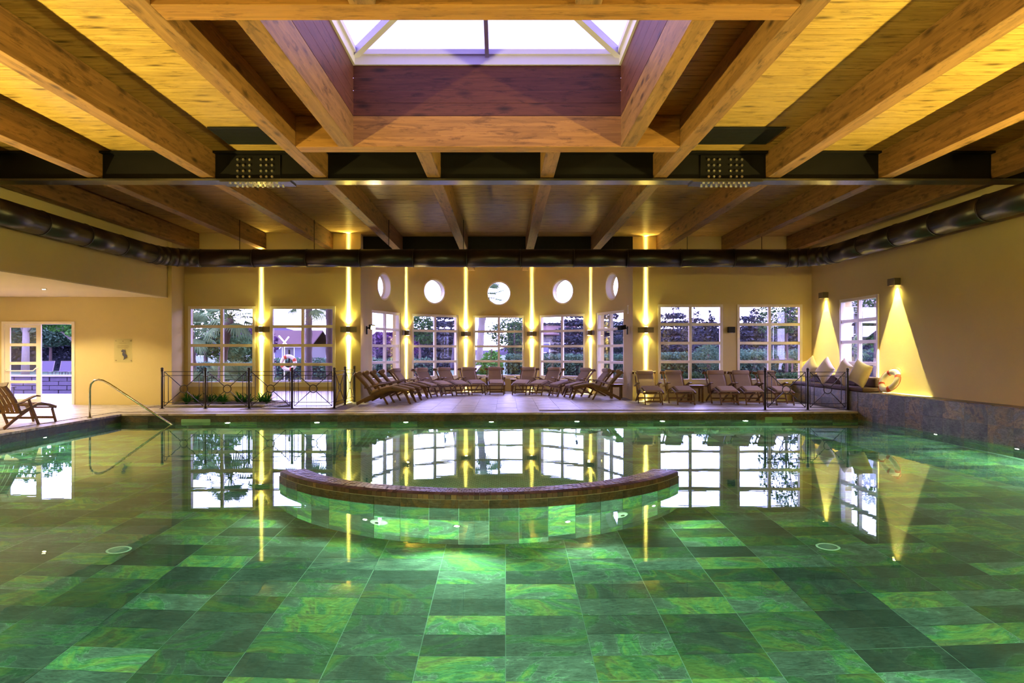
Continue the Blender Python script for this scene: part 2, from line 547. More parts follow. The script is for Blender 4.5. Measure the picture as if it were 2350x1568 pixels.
# ------------------------------------------------------------------ walls
def wcut(x0, x1, z0, z1, y0, y1):
    return MB().box((x0, y0, z0), (x1, y1, z1))
w = struct('wall_right', MB().box((XR, NEAR, -0.3), (XR + .3, YB + .3, 4.95)), OCHRE, 'long ochre plaster wall with two cone wall lamps and one window', 'wall')
WR = (16.31, 18.19)
cut(w, [MB().box((XR - .1, WR[0], .48), (XR + .5, WR[1], 2.775))])
w = struct('wall_back', MB().box((3.98, YB, -0.3), (XR, YB + .3, 4.95)), OCHRE, 'ochre end wall with two white windows beside the bay', 'wall')
RW = [(4.406, 6.280), (6.688, 8.577)]
cut(w, [wcut(a, b, .48, 2.775, YB - .1, YB + .5) for a, b in RW])
w = struct('wall_back.001', MB().box((-9.35, YBL, -1.0), (-4.38, YBL + .3, 4.95)), OCHRE, 'ochre end wall behind the fenced planter and basin', 'wall')
LW = [(-8.934, -7.045), (-6.63, -4.79)]
cut(w, [wcut(a, b, .42, 2.69, YBL - .1, YBL + .5) for a, b in LW] + [MB().box((-6.62, YBL - .1, -.8), (-4.80, YBL + .5, .33))])
inner = [(-4.08, YBL), (BX - BR, BY)] + [(BX + BR * math.sin(R(a)), BY + BR * math.cos(R(a))) for a in range(-88, 89, 2)] + [(BX + BR, BY), (3.68, YB)]
outer = [(3.98, YB), (BX + BR + .3, BY)] + [(BX + (BR + .3) * math.sin(R(a)), BY + (BR + .3) * math.cos(R(a))) for a in range(88, -89, -2)] + [(BX - BR - .3, BY), (-4.38, YBL)]
mb = MB()
n = len(inner)
outr = list(reversed(outer))
for z in (-0.3, 4.95):
    mb.v += [(x, y, z) for x, y in inner] + [(x, y, z) for x, y in outr]
for i in range(n - 1):
    a, b, c, d = i, i + 1, n + i + 1, n + i
    t = 2 * n
    mb.f += [(a, d, c, b), (a + t, b + t, c + t, d + t), (a, b, b + t, a + t), (d, d + t, c + t, c)]
mb.f += [(0, 2 * n, 3 * n, n), (n - 1, 2 * n - 1, 4 * n - 1, 3 * n - 1)]
mb.sm = [False] * len(mb.f)
bay = struct('wall_bay', mb, OCHRE, 'curved ochre wall of the bay with five windows and five portholes', 'wall')
BAYA = (-70, -35, 0, 35, 70)
BW, BZ0, BZ1 = 1.86, .43, 2.715
PORT_Z, PORT_R = 3.53, .43
cs = []
for a in BAYA:
    M4 = Matrix.Translation((BX, BY, 0)) @ Matrix.Rotation(R(-a), 4, 'Z')
    cs.append(MB().box((-BW / 2, 3.4, BZ0), (BW / 2, 4.8, BZ1), M4))
    p0, p1 = M4 @ Vector((0, 3.4, PORT_Z)), M4 @ Vector((0, 4.8, PORT_Z))
    cs.append(MB().tube([p0, p1], PORT_R, 40, True, False))
cut(bay, cs)
bay.data.polygons.foreach_set('use_smooth', [False] * len(bay.data.polygons))
w = struct('wall_alcove', MB().box((-14.5, YA, -0.3), (-9.35, YA + .3, 4.95)), OCHRE, 'brightly lit ochre alcove wall with glass door and plaque', 'wall')
DX0, DX1, DZ1 = -13.377, -11.44, 2.21
cut(w, [MB().box((DX0, YA - .1, -.02), (DX1, YA + .5, DZ1))])
struct('wall_return', MB().prism([(-9.35, YA), (-8.87, YA), (-9.05, YBL), (-9.05, YBL + .001), (-9.35, YBL + .001)], -.3, 4.95), OCHRE, 'narrow ochre return wall between alcove and planter', 'wall')
struct('wall_left', MB().box((XL - .3, NEAR, 2.86), (XL, YA, 4.95)), OCHRE, 'ochre bulkhead wall hanging above the low alcove', 'wall')
struct('wall_left.001', MB().box((-14.5, NEAR, -.3), (-14.2, YA, 3.2)), OCHRE, 'far side wall of the low alcove', 'wall')
struct('wall_front', MB().box((-14.5, NEAR - .3, -.3), (XR + .3, NEAR, 4.95)), OCHRE, 'ochre wall behind the viewpoint', 'wall')
al = struct('ceiling_alcove', MB().box((-14.2, NEAR, 2.862), (XL - .3, YA, 2.98)), CREAM, 'low cream plaster ceiling of the alcove', 'ceiling')
struct('trim_1', MB().box((XL - .3, NEAR, 2.835), (XL, YA, 2.86)), CREAM, 'cream soffit under the bulkhead wall', 'trim')

# ------------------------------------------------------------------ ceiling boards
SX0, SX1, SY0, SY1, SZ = -2.15, 1.63, 6.02, 9.73, 5.45       # skylight shaft
mb = MB()
zt0, zt1 = ZC + .045, ZC + .2
q_ = .045
for lo, hi in (((XL, NEAR), (XR, SY0 - q_)), ((XL, SY1 + q_), (XR, 25.3)), ((XL, SY0 - q_), (SX0 - q_, SY1 + q_)), ((SX1 + q_, SY0 - q_), (XR, SY1 + q_))):
    mb.box((lo[0], lo[1], zt0), (hi[0], hi[1], zt1))
ceil = struct('ceiling', mb, PLANK, 'honey coloured pine board ceiling over the pool hall', 'ceiling')
PW = 0.135
y, k = NEAR, 0
while y < 25.2:
    y1 = min(y + PW, 25.2)
    spans = [(XL + .002, XR - .002)]
    if y > 20.0:
        h = math.sqrt(max(0.0, 4.1 ** 2 - max(0, y1 - BY) ** 2)) if y1 > BY else 4.1
        spans = [(BX - h, BX + h)] if h > .3 else []
    elif y1 > SY0 - .045 and y < SY1 + .045:
        spans = [(XL + .002, SX0 - .045), (SX1 + .045, XR - .002)]
    for a, b in spans:
        dz = rnd.uniform(0, .004)
        MB().box((a, y + .0022, ZC + dz), (b, y1 - .0022, zt0)).obj('plank', PLANK, ceil)
    y += PW
    k += 1

# ------------------------------------------------------------------ timber beams
def beam(lo, hi, mat, label, group):
    o = MB().box(lo, hi).obj('timber_beam', mat, None, .006)
    tag(o, label, 'beam', group, 'thing')
    return o
BXs = [CX + (k + .5) * 1.885 for k in range(-5, 5)]
SIDE = ['fifth', 'fourth', 'third', 'second', 'first', 'first', 'second', 'third', 'fourth', 'fifth']
YS = 11.55
for i, x in enumerate(BXs):
    sd = 'left' if i < 5 else 'right'
    hw = .11
    pos = '%s beam %s of the skylight middle' % (SIDE[i], sd)
    if i in (4, 5):
        beam((x - hw, NEAR + .002, ZB), (x + hw, 5.75, ZC - .003), GLULAM_Y, '%s, short timber piece nearer than the skylight' % pos, 'beams on the near side of the girder')
        beam((x - hw, 10.0, ZB), (x + hw, YS - .03, ZC - .003), GLULAM_Y, '%s, short timber piece between skylight and girder' % pos, 'beams on the near side of the girder')
    else:
        beam((x - hw, NEAR + .002, ZB), (x + hw, YS - .03, ZC - .003), GLULAM_Y, '%s, long timber on the near side of the girder' % pos, 'beams on the near side of the girder')
    ye = YBL if x < -4.3 else YB
    beam((x - hw, YS + .03, ZB), (x + hw, ye - .004, ZC - .003), GLULAM_Y, '%s, timber between girder and end wall' % pos, 'beams beyond the girder')
for i in (4, 5):
    x = BXs[i]
    beam((x - .11, 20.22, ZB - .03), (x + .11, 24.35, ZC - .003), GLULAM_Y, 'timber beam end showing below the duct in the bay, %s one' % ('left' if i == 4 else 'right'), 'beams over the bay')
xa, xb = BXs[3] + .11, BXs[6] - .11
beam((xa, 5.75, ZB), (xb, SY0, ZC - .003), GLULAM_X, 'timber header across the near end of the skylight', 'beams framing the skylight')
beam((xa, SY1, ZB), (xb, 10.0, ZC - .003), GLULAM_X, 'timber header across the far end of the skylight', 'beams framing the skylight')
beam((SX0 - .21, SY0, ZB), (SX0, SY1, ZC - .003), GLULAM_Y, 'timber trimmer along the left side of the skylight', 'beams framing the skylight')
beam((SX1, SY0, ZB), (SX1 + .21, SY1, ZC - .003), GLULAM_Y, 'timber trimmer along the right side of the skylight', 'beams framing the skylight')

# ------------------------------------------------------------------ skylight
sk = empty('skylight', (0, 0, 0), 'white framed hipped skylight above a red boarded shaft', 'skylight')
sk['kind'] = 'structure'
th = .04
nb = 4
def shaft_boards(p0, p1, nrm, mat):
    hh = (SZ - ZC) / nb
    for i in range(nb):
        a, b = Vector((*p0, ZC + hh * i + .002)), Vector((*p1, ZC + hh * (i + 1) - .002))
        nv = Vector((*nrm, 0)) * th
        MB().box((min(a.x, b.x, a.x + nv.x), min(a.y, b.y, a.y + nv.y), a.z), (max(a.x, b.x, a.x + nv.x), max(a.y, b.y, a.y + nv.y), b.z)).obj('shaft_board', mat, sk)
shaft_boards((SX0, SY1), (SX1, SY1), (0, 1), SHAFTW)
shaft_boards((SX0, SY0), (SX1, SY0), (0, -1), SHAFTW)
shaft_boards((SX0, SY0), (SX0, SY1), (-1, 0), SHAFTW_Y)
shaft_boards((SX1, SY0), (SX1, SY1), (1, 0), SHAFTW_Y)
mb = MB()
e = .03
for lo, hi in (((SX0 - .1, SY0 - .1), (SX1 + .1, SY0 + e)), ((SX0 - .1, SY1 - e), (SX1 + .1, SY1 + .1)), ((SX0 - .1, SY0 + e), (SX0 + e, SY1 - e)), ((SX1 - e, SY0 + e), (SX1 + .1, SY1 - e))):
    mb.box((lo[0], lo[1], SZ), (hi[0], hi[1], SZ + .14))
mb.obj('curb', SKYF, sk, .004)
zk = SZ + .14
cxs, cys = (SX0 + SX1) / 2, (SY0 + SY1) / 2
apex = Vector((cxs, cys, zk + .66))
cor = [Vector((SX0, SY0, zk)), Vector((SX1, SY0, zk)), Vector((SX1, SY1, zk)), Vector((SX0, SY1, zk))]
for c in cor:
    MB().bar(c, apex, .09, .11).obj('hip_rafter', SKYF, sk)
for i in range(4):
    a, b = cor[i], cor[(i + 1) % 4]
    m = (a + b) / 2
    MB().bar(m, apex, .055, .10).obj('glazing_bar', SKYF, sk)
    up = Vector((0, 0, .05))
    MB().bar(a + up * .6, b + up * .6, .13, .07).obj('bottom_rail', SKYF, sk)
    for p, q in ((a, m), (m, b)):
        t3 = [p + up, q + up, apex + up]
        v = t3 + [x + Vector((0, 0, .012)) for x in t3]
        MB().add(v, [(0, 2, 1), (3, 4, 5), (0, 1, 4, 3), (1, 2, 5, 4), (2, 0, 3, 5)]).obj('pane', SKYPANE, sk)

# ------------------------------------------------------------------ steel girder with bolted splices
g = empty('steel_girder', (0, YS, 4.26), 'black steel girder crossing the ceiling with two bolted splices', 'girder')
gl = lambda lo, hi: ((lo[0], lo[1] - YS, lo[2] - 4.26), (hi[0], hi[1] - YS, hi[2] - 4.26))
MB().box(*gl((XL + .003, YS - .02, 4.275), (XR - .003, YS + .02, 4.70))).obj('web', STEEL, g)
MB().box(*gl((XL + .003, YS - .15, 4.24), (XR - .003, YS + .15, 4.273))).obj('bottom_flange', FLANGE, g)
for a, b in zip([XL + .01] + [x + .115 for x in BXs], [x - .115 for x in BXs] + [XR - .01]):
    if b - a > .05:
        MB().box(*gl((a, YS - .15, 4.70), (b, YS + .15, 4.733))).obj('top_flange', STEEL, g)
bolt_me = MB().tube([(0, 0, 0), (0, -.028, 0)], .021, 6, True, False).mesh('bolt', BOLTM)
bolt_dn = MB().tube([(0, 0, 0), (0, 0, -.026)], .021, 6, True, False).mesh('bolt', BOLTM)
for cols, f0, f1 in (((-4.47, -4.375, -4.27, -4.08, -3.99, -3.895), -4.73, -3.56), ((3.39, 3.48, 3.575, 3.76, 3.856, 3.946), 3.10, 4.26)):
    x0, x1 = cols[0] - .13, cols[-1] + .13
    sp = MB().box(*gl((x0, YS - .045, 4.285), (x1, YS - .022, 4.69))).obj('splice_plate', STEEL, g)
    for cxx in cols:
        for zz in (4.61, 4.515, 4.42, 4.325):
            inst(bolt_me, 'bolt', sp, (cxx, -.045, zz - 4.26))
    fp = MB().box(*gl((f0, YS - .17, 4.215), (f1, YS + .17, 4.239))).obj('splice_plate', FLANGE, g)
    for q in range(10):
        bx = x0 + .03 + (x1 - x0 - .06) * q / 9
        for dy in (-.12, .12):
            inst(bolt_dn, 'bolt', fp, (bx + (.03 if dy > 0 else 0), dy, 4.215 - 4.26))
li = MB().box((BX - BR + .002, YB + .002, 4.33), (BX + BR - .002, YB + .28, ZC - .004)).obj('steel_lintel', STEEL)
tag(li, 'black steel lintel across the top of the bay opening', 'lintel', None, 'thing')

# ceiling grilles
for gx0, gx1, lab in ((-4.42, -3.24, 'left'), (2.86, 4.16, 'right')):
    gr = empty('ceiling_grille', ((gx0 + gx1) / 2, 10.6, ZC - .012), 'black slatted air grille in the boards, %s of the skylight' % lab, 'grille', 'air grilles in the ceiling')
    hx = (gx1 - gx0) / 2
    MB().box((-hx, -.40, .004), (hx, .40, .011)).obj('backing', BLACKP, gr)
    fm = MB()
    for lo, hi in (((-hx, -.4), (hx, -.375)), ((-hx, .375), (hx, .4)), ((-hx, -.375), (-hx + .025, .375)), ((hx - .025, -.375), (hx, .375))):
        fm.box((lo[0], lo[1], -.012), (hi[0], hi[1], .004))
    fm.obj('frame', BLACKP, gr)
    sm = MB().box((-hx + .025, -.007, -.012), (hx - .025, .007, .004)).mesh('slat', BLACKP)
    for q in range(24):
        inst(sm, 'slat', gr, (0, -.355 + q * .0309, 0))

# ------------------------------------------------------------------ round duct
du = empty('air_duct', (0, 17.4, 3.77), 'dark brown round air duct running along three walls below the beams', 'duct')
DXL, DXR, DY, DZ, DR = -8.55, 7.95, 17.4, 3.77, .225
rad = .85
def arc(cx_, cy_, a0, a1, n_=5):
    return [(cx_ + rad * math.cos(R(a0 + (a1 - a0) * i / n_)), cy_ + rad * math.sin(R(a0 + (a1 - a0) * i / n_))) for i in range(n_ + 1)]
segs = []
def straight(p, q, step):
    p, q = Vector(p), Vector(q)
    L = (q - p).length
    m = max(1, round(L / step))
    for i in range(m):
        segs.append([p.lerp(q, i / m), p.lerp(q, (i + 1) / m)])
straight((DXL, NEAR + .05), (DXL, DY - rad), 1.32)
aL = arc(DXL + rad, DY - rad, 180, 90)
for i in range(0, 5):
    segs.append([Vector(aL[i]), Vector(aL[i + 1])])
straight((DXL + rad, DY), (DXR - rad, DY), 1.32)
aR = arc(DXR - rad, DY - rad, 90, 0)
for i in range(0, 5):
    segs.append([Vector(aR[i]), Vector(aR[i + 1])])
straight((DXR, DY - rad), (DXR, NEAR + .05), 1.32)
for a, b in segs:
    A, B = Vector((a.x, a.y - 17.4, 0)), Vector((b.x, b.y - 17.4, 0))
    d = (B - A).normalized()
    ds = MB().tube([A, B], DR, 28).obj('duct_section', DUCT, du)
    MB().tube([B - d * .012, B + d * .012], DR + .009, 28).obj('collar', DUCT, ds)
for hx, hy in [(x + .13, DY) for x in BXs[1:9]]:
    MB().tube([(hx, hy - 17.4, DR - .01), (hx, hy - 17.4, ZC - DZ)], .008, 6).obj('hanger_rod', STEEL, du)
for hy in (2, 5, 8, 11, 14):
    MB().bar((DXR, hy - 17.4, .18), (XR - .003 , hy - 17.4, .30), .05, .05).obj('wall_bracket', STEEL, du)
    MB().bar((DXL, hy - 17.4, .18), (XL + .003, hy - 17.4, .30), .05, .05).obj('wall_bracket', STEEL, du)

# ------------------------------------------------------------------ windows
NWIN = [0]
def window(loc, rz, W, H, label):
    NWIN[0] += 1
    o = empty('window_%d' % NWIN[0], loc, label, 'window', None, rz)
    o['kind'] = 'structure'
    s, tp, bt, y0, y1 = .08, .08, .135, -.03, .085
    hw = W / 2 - .001
    MB().box((-hw, y0, 0), (-hw + s, y1, H)).box((hw - s, y0, 0), (hw, y1, H)).box((-hw + s, y0, H - tp), (hw - s, y1, H)).box((-hw + s, y0, 0), (hw - s, y1, bt)).obj('frame', WHITEP, o, .006)
    b = .08
    gh = (H - tp - bt - 3 * b) / 4
    pw = (W - 2 * s - b) / 2
    MB().box((-b / 2, y0 + .012, bt), (b / 2, y1 - .015, H - tp)).obj('glazing_bar', WHITEP, o, .004)
    hb = MB().box((-pw / 2, y0 + .012, 0), (pw / 2, y1 - .015, b)).mesh('glazing_bar', WHITEP)
    pm = MB().box((-pw / 2, .030, 0), (pw / 2, .036, gh)).mesh('pane', PANE)
    for sx in (-1, 1):
        cxp = sx * (b / 2 + pw / 2)
        for r_ in range(4):
            z = bt + r_ * (gh + b)
            inst(pm, 'pane', o, (cxp, 0, z))
            if r_ < 3:
                inst(hb, 'glazing_bar', o, (cxp, 0, z + gh))
    return o
for (a, b), lab in zip(LW, ('white eight pane window above the ferns, palms outside', 'white eight pane window above the indoor basin')):
    window(((a + b) / 2, YBL, .42), 0, b - a, 2.27, lab)
for a, lab in zip(BAYA, ('narrow looking white window at the left end of the bay', 'white bay window left of the middle one', 'middle white window of the bay', 'white bay window right of the middle one', 'narrow looking white window at the right end of the bay')):
    M4 = Matrix.Translation((BX, BY, 0)) @ Matrix.Rotation(R(-a), 4, 'Z')
    p = M4 @ Vector((0, BR * math.cos(R(13.7)) + .05, BZ0))
    window(p, R(-a), BW, BZ1 - BZ0, lab)
for (a, b), lab in zip(RW, ('white eight pane window in the end wall beside the bay', 'white eight pane window in the end wall near the cushioned bench')):
    window(((a + b) / 2, YB, .48), 0, b - a, 2.295, lab)
window((XR, (WR[0] + WR[1]) / 2, .48), R(-90), WR[1] - WR[0], 2.295, 'white eight pane window in the right wall behind the cushions')
for i, a in enumerate(BAYA):
    M4 = Matrix.Translation((BX, BY, 0)) @ Matrix.Rotation(R(-a), 4, 'Z')
    p = M4 @ Vector((0, BR, PORT_Z))
    NWIN[0] += 1
    o = empty('window_%d' % NWIN[0], p, 'round porthole high in the bay above its %s window' % ('leftmost', 'second', 'middle', 'fourth', 'rightmost')[i], 'window', 'portholes of the bay', R(-a))
    o['kind'] = 'structure'
    n_ = 48
    v, f = [], []
    for k in range(n_):
        t = 2 * math.pi * k / n_
        for rr, yy in ((PORT_R + .02, -.022), (PORT_R - .028, -.022), (PORT_R - .028, .16), (PORT_R - .002, .16), (PORT_R - .002, .0), (PORT_R + .02, .0)):
            v.append((rr * math.cos(t), yy, rr * math.sin(t)))
    for k in range(n_):
        k2 = (k + 1) % n_
        for j in range(6):
            j2 = (j + 1) % 6
            f.append((k * 6 + j, k * 6 + j2, k2 * 6 + j2, k2 * 6 + j))
    MB().add(v, f).obj('frame', WHITEP, o)
    MB().tube([(0, .10, 0), (0, .107, 0)], PORT_R - .027, 40, True, False).obj('pane', PANE, o)

# sliding glass door in the alcove
NW = DX1 - DX0
o = empty('door_1', (DX0, YA, 0), 'cream framed sliding glass door standing half open to the terrace', 'door')
o['kind'] = 'structure'
MB().box((0, -.03, 0), (.07, .12, DZ1)).box((NW - .08, -.03, 0), (NW, .12, DZ1)).box((.07, -.03, DZ1 - .075), (NW - .08, .12, DZ1)).obj('frame', WHITEP, o, .005)
lx0, lx1, lz1 = .075, 1.03, DZ1 - .08
lf = MB().box((lx0, .0, .02), (lx0 + .13, .045, lz1)).box((lx1 - .13, .0, .02), (lx1, .045, lz1)).box((lx0 + .13, 0, lz1 - .085), (lx1 - .13, .045, lz1)).box((lx0 + .13, 0, .02), (lx1 - .13, .045, .15)).obj('leaf', WHITEP, o, .004)
gh = (lz1 - .085 - .15 - 3 * .075) / 4
for r_ in range(4):
    z = .15 + r_ * (gh + .075)
    MB().box((lx0 + .13, .018, z), (lx1 - .13, .024, z + gh)).obj('pane', PANE, lf)
    if r_ < 3:
        MB().box((lx0 + .13, .002, z + gh), (lx1 - .13, .043, z + gh + .075)).obj('glazing_bar', WHITEP, lf)
MB().tube([(.11, 0, .93), (.11, -.05, .93), (.16, -.06, .90), (.86, -.06, .90), (.93, -.05, .97), (.96, 0, .98)], .016, 8).obj('push_bar', WHITEP, lf)

t = NT('milky_pvc')
_tl = t.n('ShaderNodeBsdfTranslucent', {'Color': (.85, .85, .88, 1)})
_tr = t.n('ShaderNodeBsdfTransparent', {'Color': (.95, .95, .97, 1)})
_m1 = t.n('ShaderNodeMixShader', {0: .45, 1: _tl.outputs[0], 2: _tr.outputs[0]})
_gl = t.n('ShaderNodeBsdfGlossy', {'Roughness': .15})
_m2 = t.n('ShaderNodeMixShader', {0: .06, 1: _m1.outputs[0], 2: _gl.outputs[0]})
PVC = t.surf(_m2.outputs[0])
# strip curtain of the swim-out under the second left window
sc = empty('strip_curtain', (-5.71, YBL + .12, ZW), 'clear strip curtain hanging over the swim-out below the window', 'curtain')
MB().box((-.91, -.02, .47), (.91, .02, .512)).obj('rail', WHITEP, sc)
sm = MB().box((-.066, -.002, .0), (.066, .002, .47)).mesh('strip', PVC)
for q in range(13):
    inst(sm, 'strip', sc, (-.84 + q * .14, (q % 2) * .006, 0))
# ------------------------------------------------------------------ deck, pool shell, tiles
BAS = (-6.0, -4.38, 17.25, YBL)               # basin behind the left fence
FAR = [(-8.66, 15.5), (8.28, 16.15)]          # far pool edge
def fary(x):
    return FAR[0][1] + (x - FAR[0][0]) * (FAR[1][1] - FAR[0][1]) / (FAR[1][0] - FAR[0][0])
zt = -.010
mb = MB()
mb.box((-8.66, NEAR, -1.6), (XR, 2.6, zt))
mb.box((-14.2, NEAR, -1.6), (-8.66, YA + .3, zt))
mb.prism([(-8.66, fary(-8.66)), (XR, fary(XR)), (XR, 17.25), (-8.66, 17.25)], -1.6, zt)
mb.box((-4.38, 17.25, -1.6), (XR, YB, zt))
mb.box((-8.66, 17.25, -1.6), (-6.0, YBL, zt))
mb.box((-9.05, YA + .3, -1.6), (-8.66, YBL, zt))
mb.prism([(BX - BR, YB), (BX + BR, YB), (BX + BR, BY)] + [(BX + BR * math.cos(R(a)), BY + BR * math.sin(R(a))) for a in range(4, 177, 4)] + [(BX - BR, BY)], -1.6, zt)
floor = struct('floor', mb, DECKG, 'pale stone tiled deck around the pool', 'floor')
T = .52
cells = []
def inside(x, y):
    if -14.2 < x < -8.7 and NEAR < y < YA: return True
    if NEAR < y < 2.3: return -8.7 < x < 8.6
    if y > fary(x) + .30 and y < YB and -8.66 < x < 8.26:
        if x < -6.0 and y > 17.55: return False
        if x < -4.05 and y > YBL: return False
        return not (BAS[0] - .12 < x < BAS[1] + .12 and y > BAS[2] - .12)
    if y >= YB:
        return abs(x - BX) < BR - .05 and (y < BY or math.hypot(x - BX, y - BY) < BR - .12)
    return False
ix = -28
while ix < 20:
    iy = -4
    while iy < 49:
        x, y = .03 + ix * T, 16.42 + (iy - 36) * T
        if all(inside(x + dx, y + dy) for dx in (-T / 2 + .01, T / 2 - .01) for dy in (-T / 2 + .01, T / 2 - .01)):
            px = VX + x / max(y, .3) * F_PX
            vis = -40 < px < 2390 and y > 10
            size = T * T * CAMZ / max(y, .5) ** 3 if vis else 0
            cells.append((size, x, y))
        iy += 1
    ix += 1
cells.sort(reverse=True)
g_ = .0032
tile_me = MB().box((-T / 2 + g_, -T / 2 + g_, zt), (T / 2 - g_, T / 2 - g_, 0)).mesh('tile', DECK)
for s_, x, y in cells[:300]:
    inst(tile_me, 'tile', floor, (x, y, rnd.uniform(-.001, .001)))
mb = MB()
for s_, x, y in cells[300:]:
    mb.box((x - T / 2 + g_, y - T / 2 + g_, zt), (x + T / 2 - g_, y + T / 2 - g_, 0))
# part tiles along walls and edges, cut to fit
def strip(x0, x1, y0, y1, step=T, along=0):
    if along == 0:
        m = max(1, round((x1 - x0) / step))
        for i in range(m):
            a = x0 + (x1 - x0) * i / m
            mb.box((a + g_, y0 + g_, zt), (a + (x1 - x0) / m - g_, y1 - g_, 0))
    else:
        m = max(1, round((y1 - y0) / step))
        for i in range(m):
            a = y0 + (y1 - y0) * i / m
            mb.box((x0 + g_, a + g_, zt), (x1 - g_, a + (y1 - y0) / m - g_, 0))
mb.obj('tile_remainder', DECK, floor)['kind'] = 'stuff'
# coping stones along the pool edge
def coping(p, q, wdt, inward, n_):
    p, q = Vector((*p, 0)), Vector((*q, 0))
    iv = Vector((*inward, 0))
    for i in range(n_):
        a, b = p.lerp(q, i / n_), p.lerp(q, (i + 1) / n_)
        d = (b - a).normalized() * .002
        a, b = a + d, b - d
        poly = [a + iv * .025, b + iv * .025, b - iv * wdt, a - iv * wdt]
        ar = sum(poly[k].x * poly[(k + 1) % 4].y - poly[(k + 1) % 4].x * poly[k].y for k in range(4))
        if ar < 0:
            poly.reverse()
        MB().prism([(v.x, v.y) for v in poly], -.04, .003).obj('coping_stone', DECK, floor, .004)
coping((-8.66, fary(-8.66)), (8.26, fary(8.26)), .31, (0, -1), 16)
coping((-8.66, 2.6), (-8.66, fary(-8.66) + .3), .31, (1, 0), 13)
coping((-8.66, 2.6), (8.3, 2.6), .31, (0, 1), 16)
for p, q, iv, m in (((BAS[0], BAS[2]), (BAS[1], BAS[2]), (0, 1), 2), ((BAS[0], BAS[2]), (BAS[0], BAS[3]), (1, 0), 2), ((BAS[1], BAS[2]), (BAS[1], BAS[3]), (-1, 0), 2)):
    coping(p, q, .12, iv, m)

# pool floor
X0P, X1P = -8.66, 8.6
mb = MB().box((X0P - .1, 2.5, -1.62), (X1P + .1, 16.3, ZF - .003))
pf = struct('floor_pool', mb, GROUT, 'green multicoloured slate floor of the pool under the water', 'floor')
TX, TY = .6, .3
Y0G = 4.461
cells = []
RC, RO, RI, RA = (-.32, 9.77), 2.79, 2.49, 59.5          # whirlpool seat wall
for ix in range(-15, 15):
    for iy in range(-7, 40):
        x, y = (ix + .5) * TX, Y0G + (iy + .5) * TY
        if x < X0P + .2 or x > X1P - .1 or y < 2.7 or y > 15.9: continue
        if math.hypot(x - RC[0], y - RC[1]) < 2.3: continue
        vis = abs(x) / y < .76 and y > 4.3
        cells.append((1 / y ** 3 if vis else 0, x, y))
cells.sort(reverse=True)
g_ = .0032
pt_me = MB().box((-TX / 2 + g_, -TY / 2 + g_, ZF - .013), (TX / 2 - g_, TY / 2 - g_, ZF)).mesh('tile', SLATE)
for s_, x, y in cells[:300]:
    inst(pt_me, 'tile', pf, (x, y, rnd.uniform(-.0015, .0015)))
mb = MB()
for s_, x, y in cells[300:]:
    mb.box((x - TX / 2 + g_, y - TY / 2 + g_, ZF - .013), (x + TX / 2 - g_, y + TY / 2 - g_, ZF))
mb.obj('tile_remainder', SLATE, pf)['kind'] = 'stuff'

# slate facing of the pool walls (children of each wall)
def facing(wall, p, q, nrm, rows, step, mat, off=.0):
    """upright tiles along p-q; rows = [(z0, z1)]; nrm points into the pool"""
    p, q = Vector((*p, 0)), Vector((*q, 0))
    L = (q - p).length
    d = (q - p).normalized()
    nv = Vector((*nrm, 0)).normalized()
    m = max(1, round(L / step))
    sw = L / m
    ang = math.atan2(d.y, d.x)
    flip = 1 if Vector((-d.y, d.x, 0)).dot(nv) > 0 else -1
    for z0, z1 in rows:
        me = MB().box((-sw / 2 + .002, min(0, flip * .014), z0 + .002), (sw / 2 - .002, max(0, flip * .014), z1 - .002)).mesh('tile', mat)
        for i in range(m):
            c = p + d * (sw * (i + .5))
            inst(me, 'tile', wall, (c.x, c.y, 0), (0, 0, ang))
mbw = MB().prism([(X0P, fary(X0P) - .002), (8.28, fary(8.28) - .002), (8.28, fary(8.28) + .01), (X0P, fary(X0P) + .01)], -1.43, -.042)
wf = struct('wall_pool_far', mbw, GROUTD, 'slate faced far wall of the pool below the deck edge', 'wall')
nf = (.038, -1)
facing(wf, (X0P, fary(X0P) - .002), (8.26, fary(8.26) - .002), nf, [(-.22, -.045)], .6, SLATEB)
facing(wf, (X0P, fary(X0P) - .002), (8.26, fary(8.26) - .002), nf, [(-.82, -.22), (-1.42, -.82)], .6, SLATE)
mbw = MB().box((X0P - .01, 2.6, -1.43), (X0P + .002, 15.5, -.042))
wl = struct('wall_pool_left', mbw, GROUTD, 'slate faced left wall of the pool below the deck edge', 'wall')
facing(wl, (X0P + .002, 15.48), (X0P + .002, 2.62), (1, 0), [(-.22, -.045)], .6, SLATEB)
facing(wl, (X0P + .002, 15.48), (X0P + .002, 2.62), (1, 0), [(-.82, -.22), (-1.42, -.82)], .6, SLATE)
# ledge and bench along the right wall
LZ = .47
led = [(8.28, YB - .002), (8.28, 16.15), (8.50, 11.5), (8.55, NEAR + .002), (XR - .002, NEAR + .002), (XR - .002, YB - .002)]
mbw = MB().prism(led, -1.6, LZ - .012)
wl2 = struct('wall_ledge', mbw, GROUTD, 'low slate faced ledge running along the right wall to the bench', 'wall')
facing(wl2, (8.28, 16.14), (8.50, 11.5), (-1, 0), [(.13, LZ - .012), (-.21, .13)], .6, SLATED)
facing(wl2, (8.50, 11.5), (8.55, 2.6), (-1, 0), [(.13, LZ - .012), (-.21, .13)], .6, SLATED)
facing(wl2, (8.28, YB - .01), (8.28, 16.16), (-1, 0), [(.235, LZ - .012), (.002, .235)], .47, SLATED)
facing(wl2, (8.28, 16.14), (8.50, 11.5), (-1, 0), [(-.81, -.21), (-1.41, -.81)], .6, SLATE)
facing(wl2, (8.50, 11.5), (8.55, 2.6), (-1, 0), [(-.81, -.21), (-1.41, -.81)], .6, SLATE)
yy = 15.6
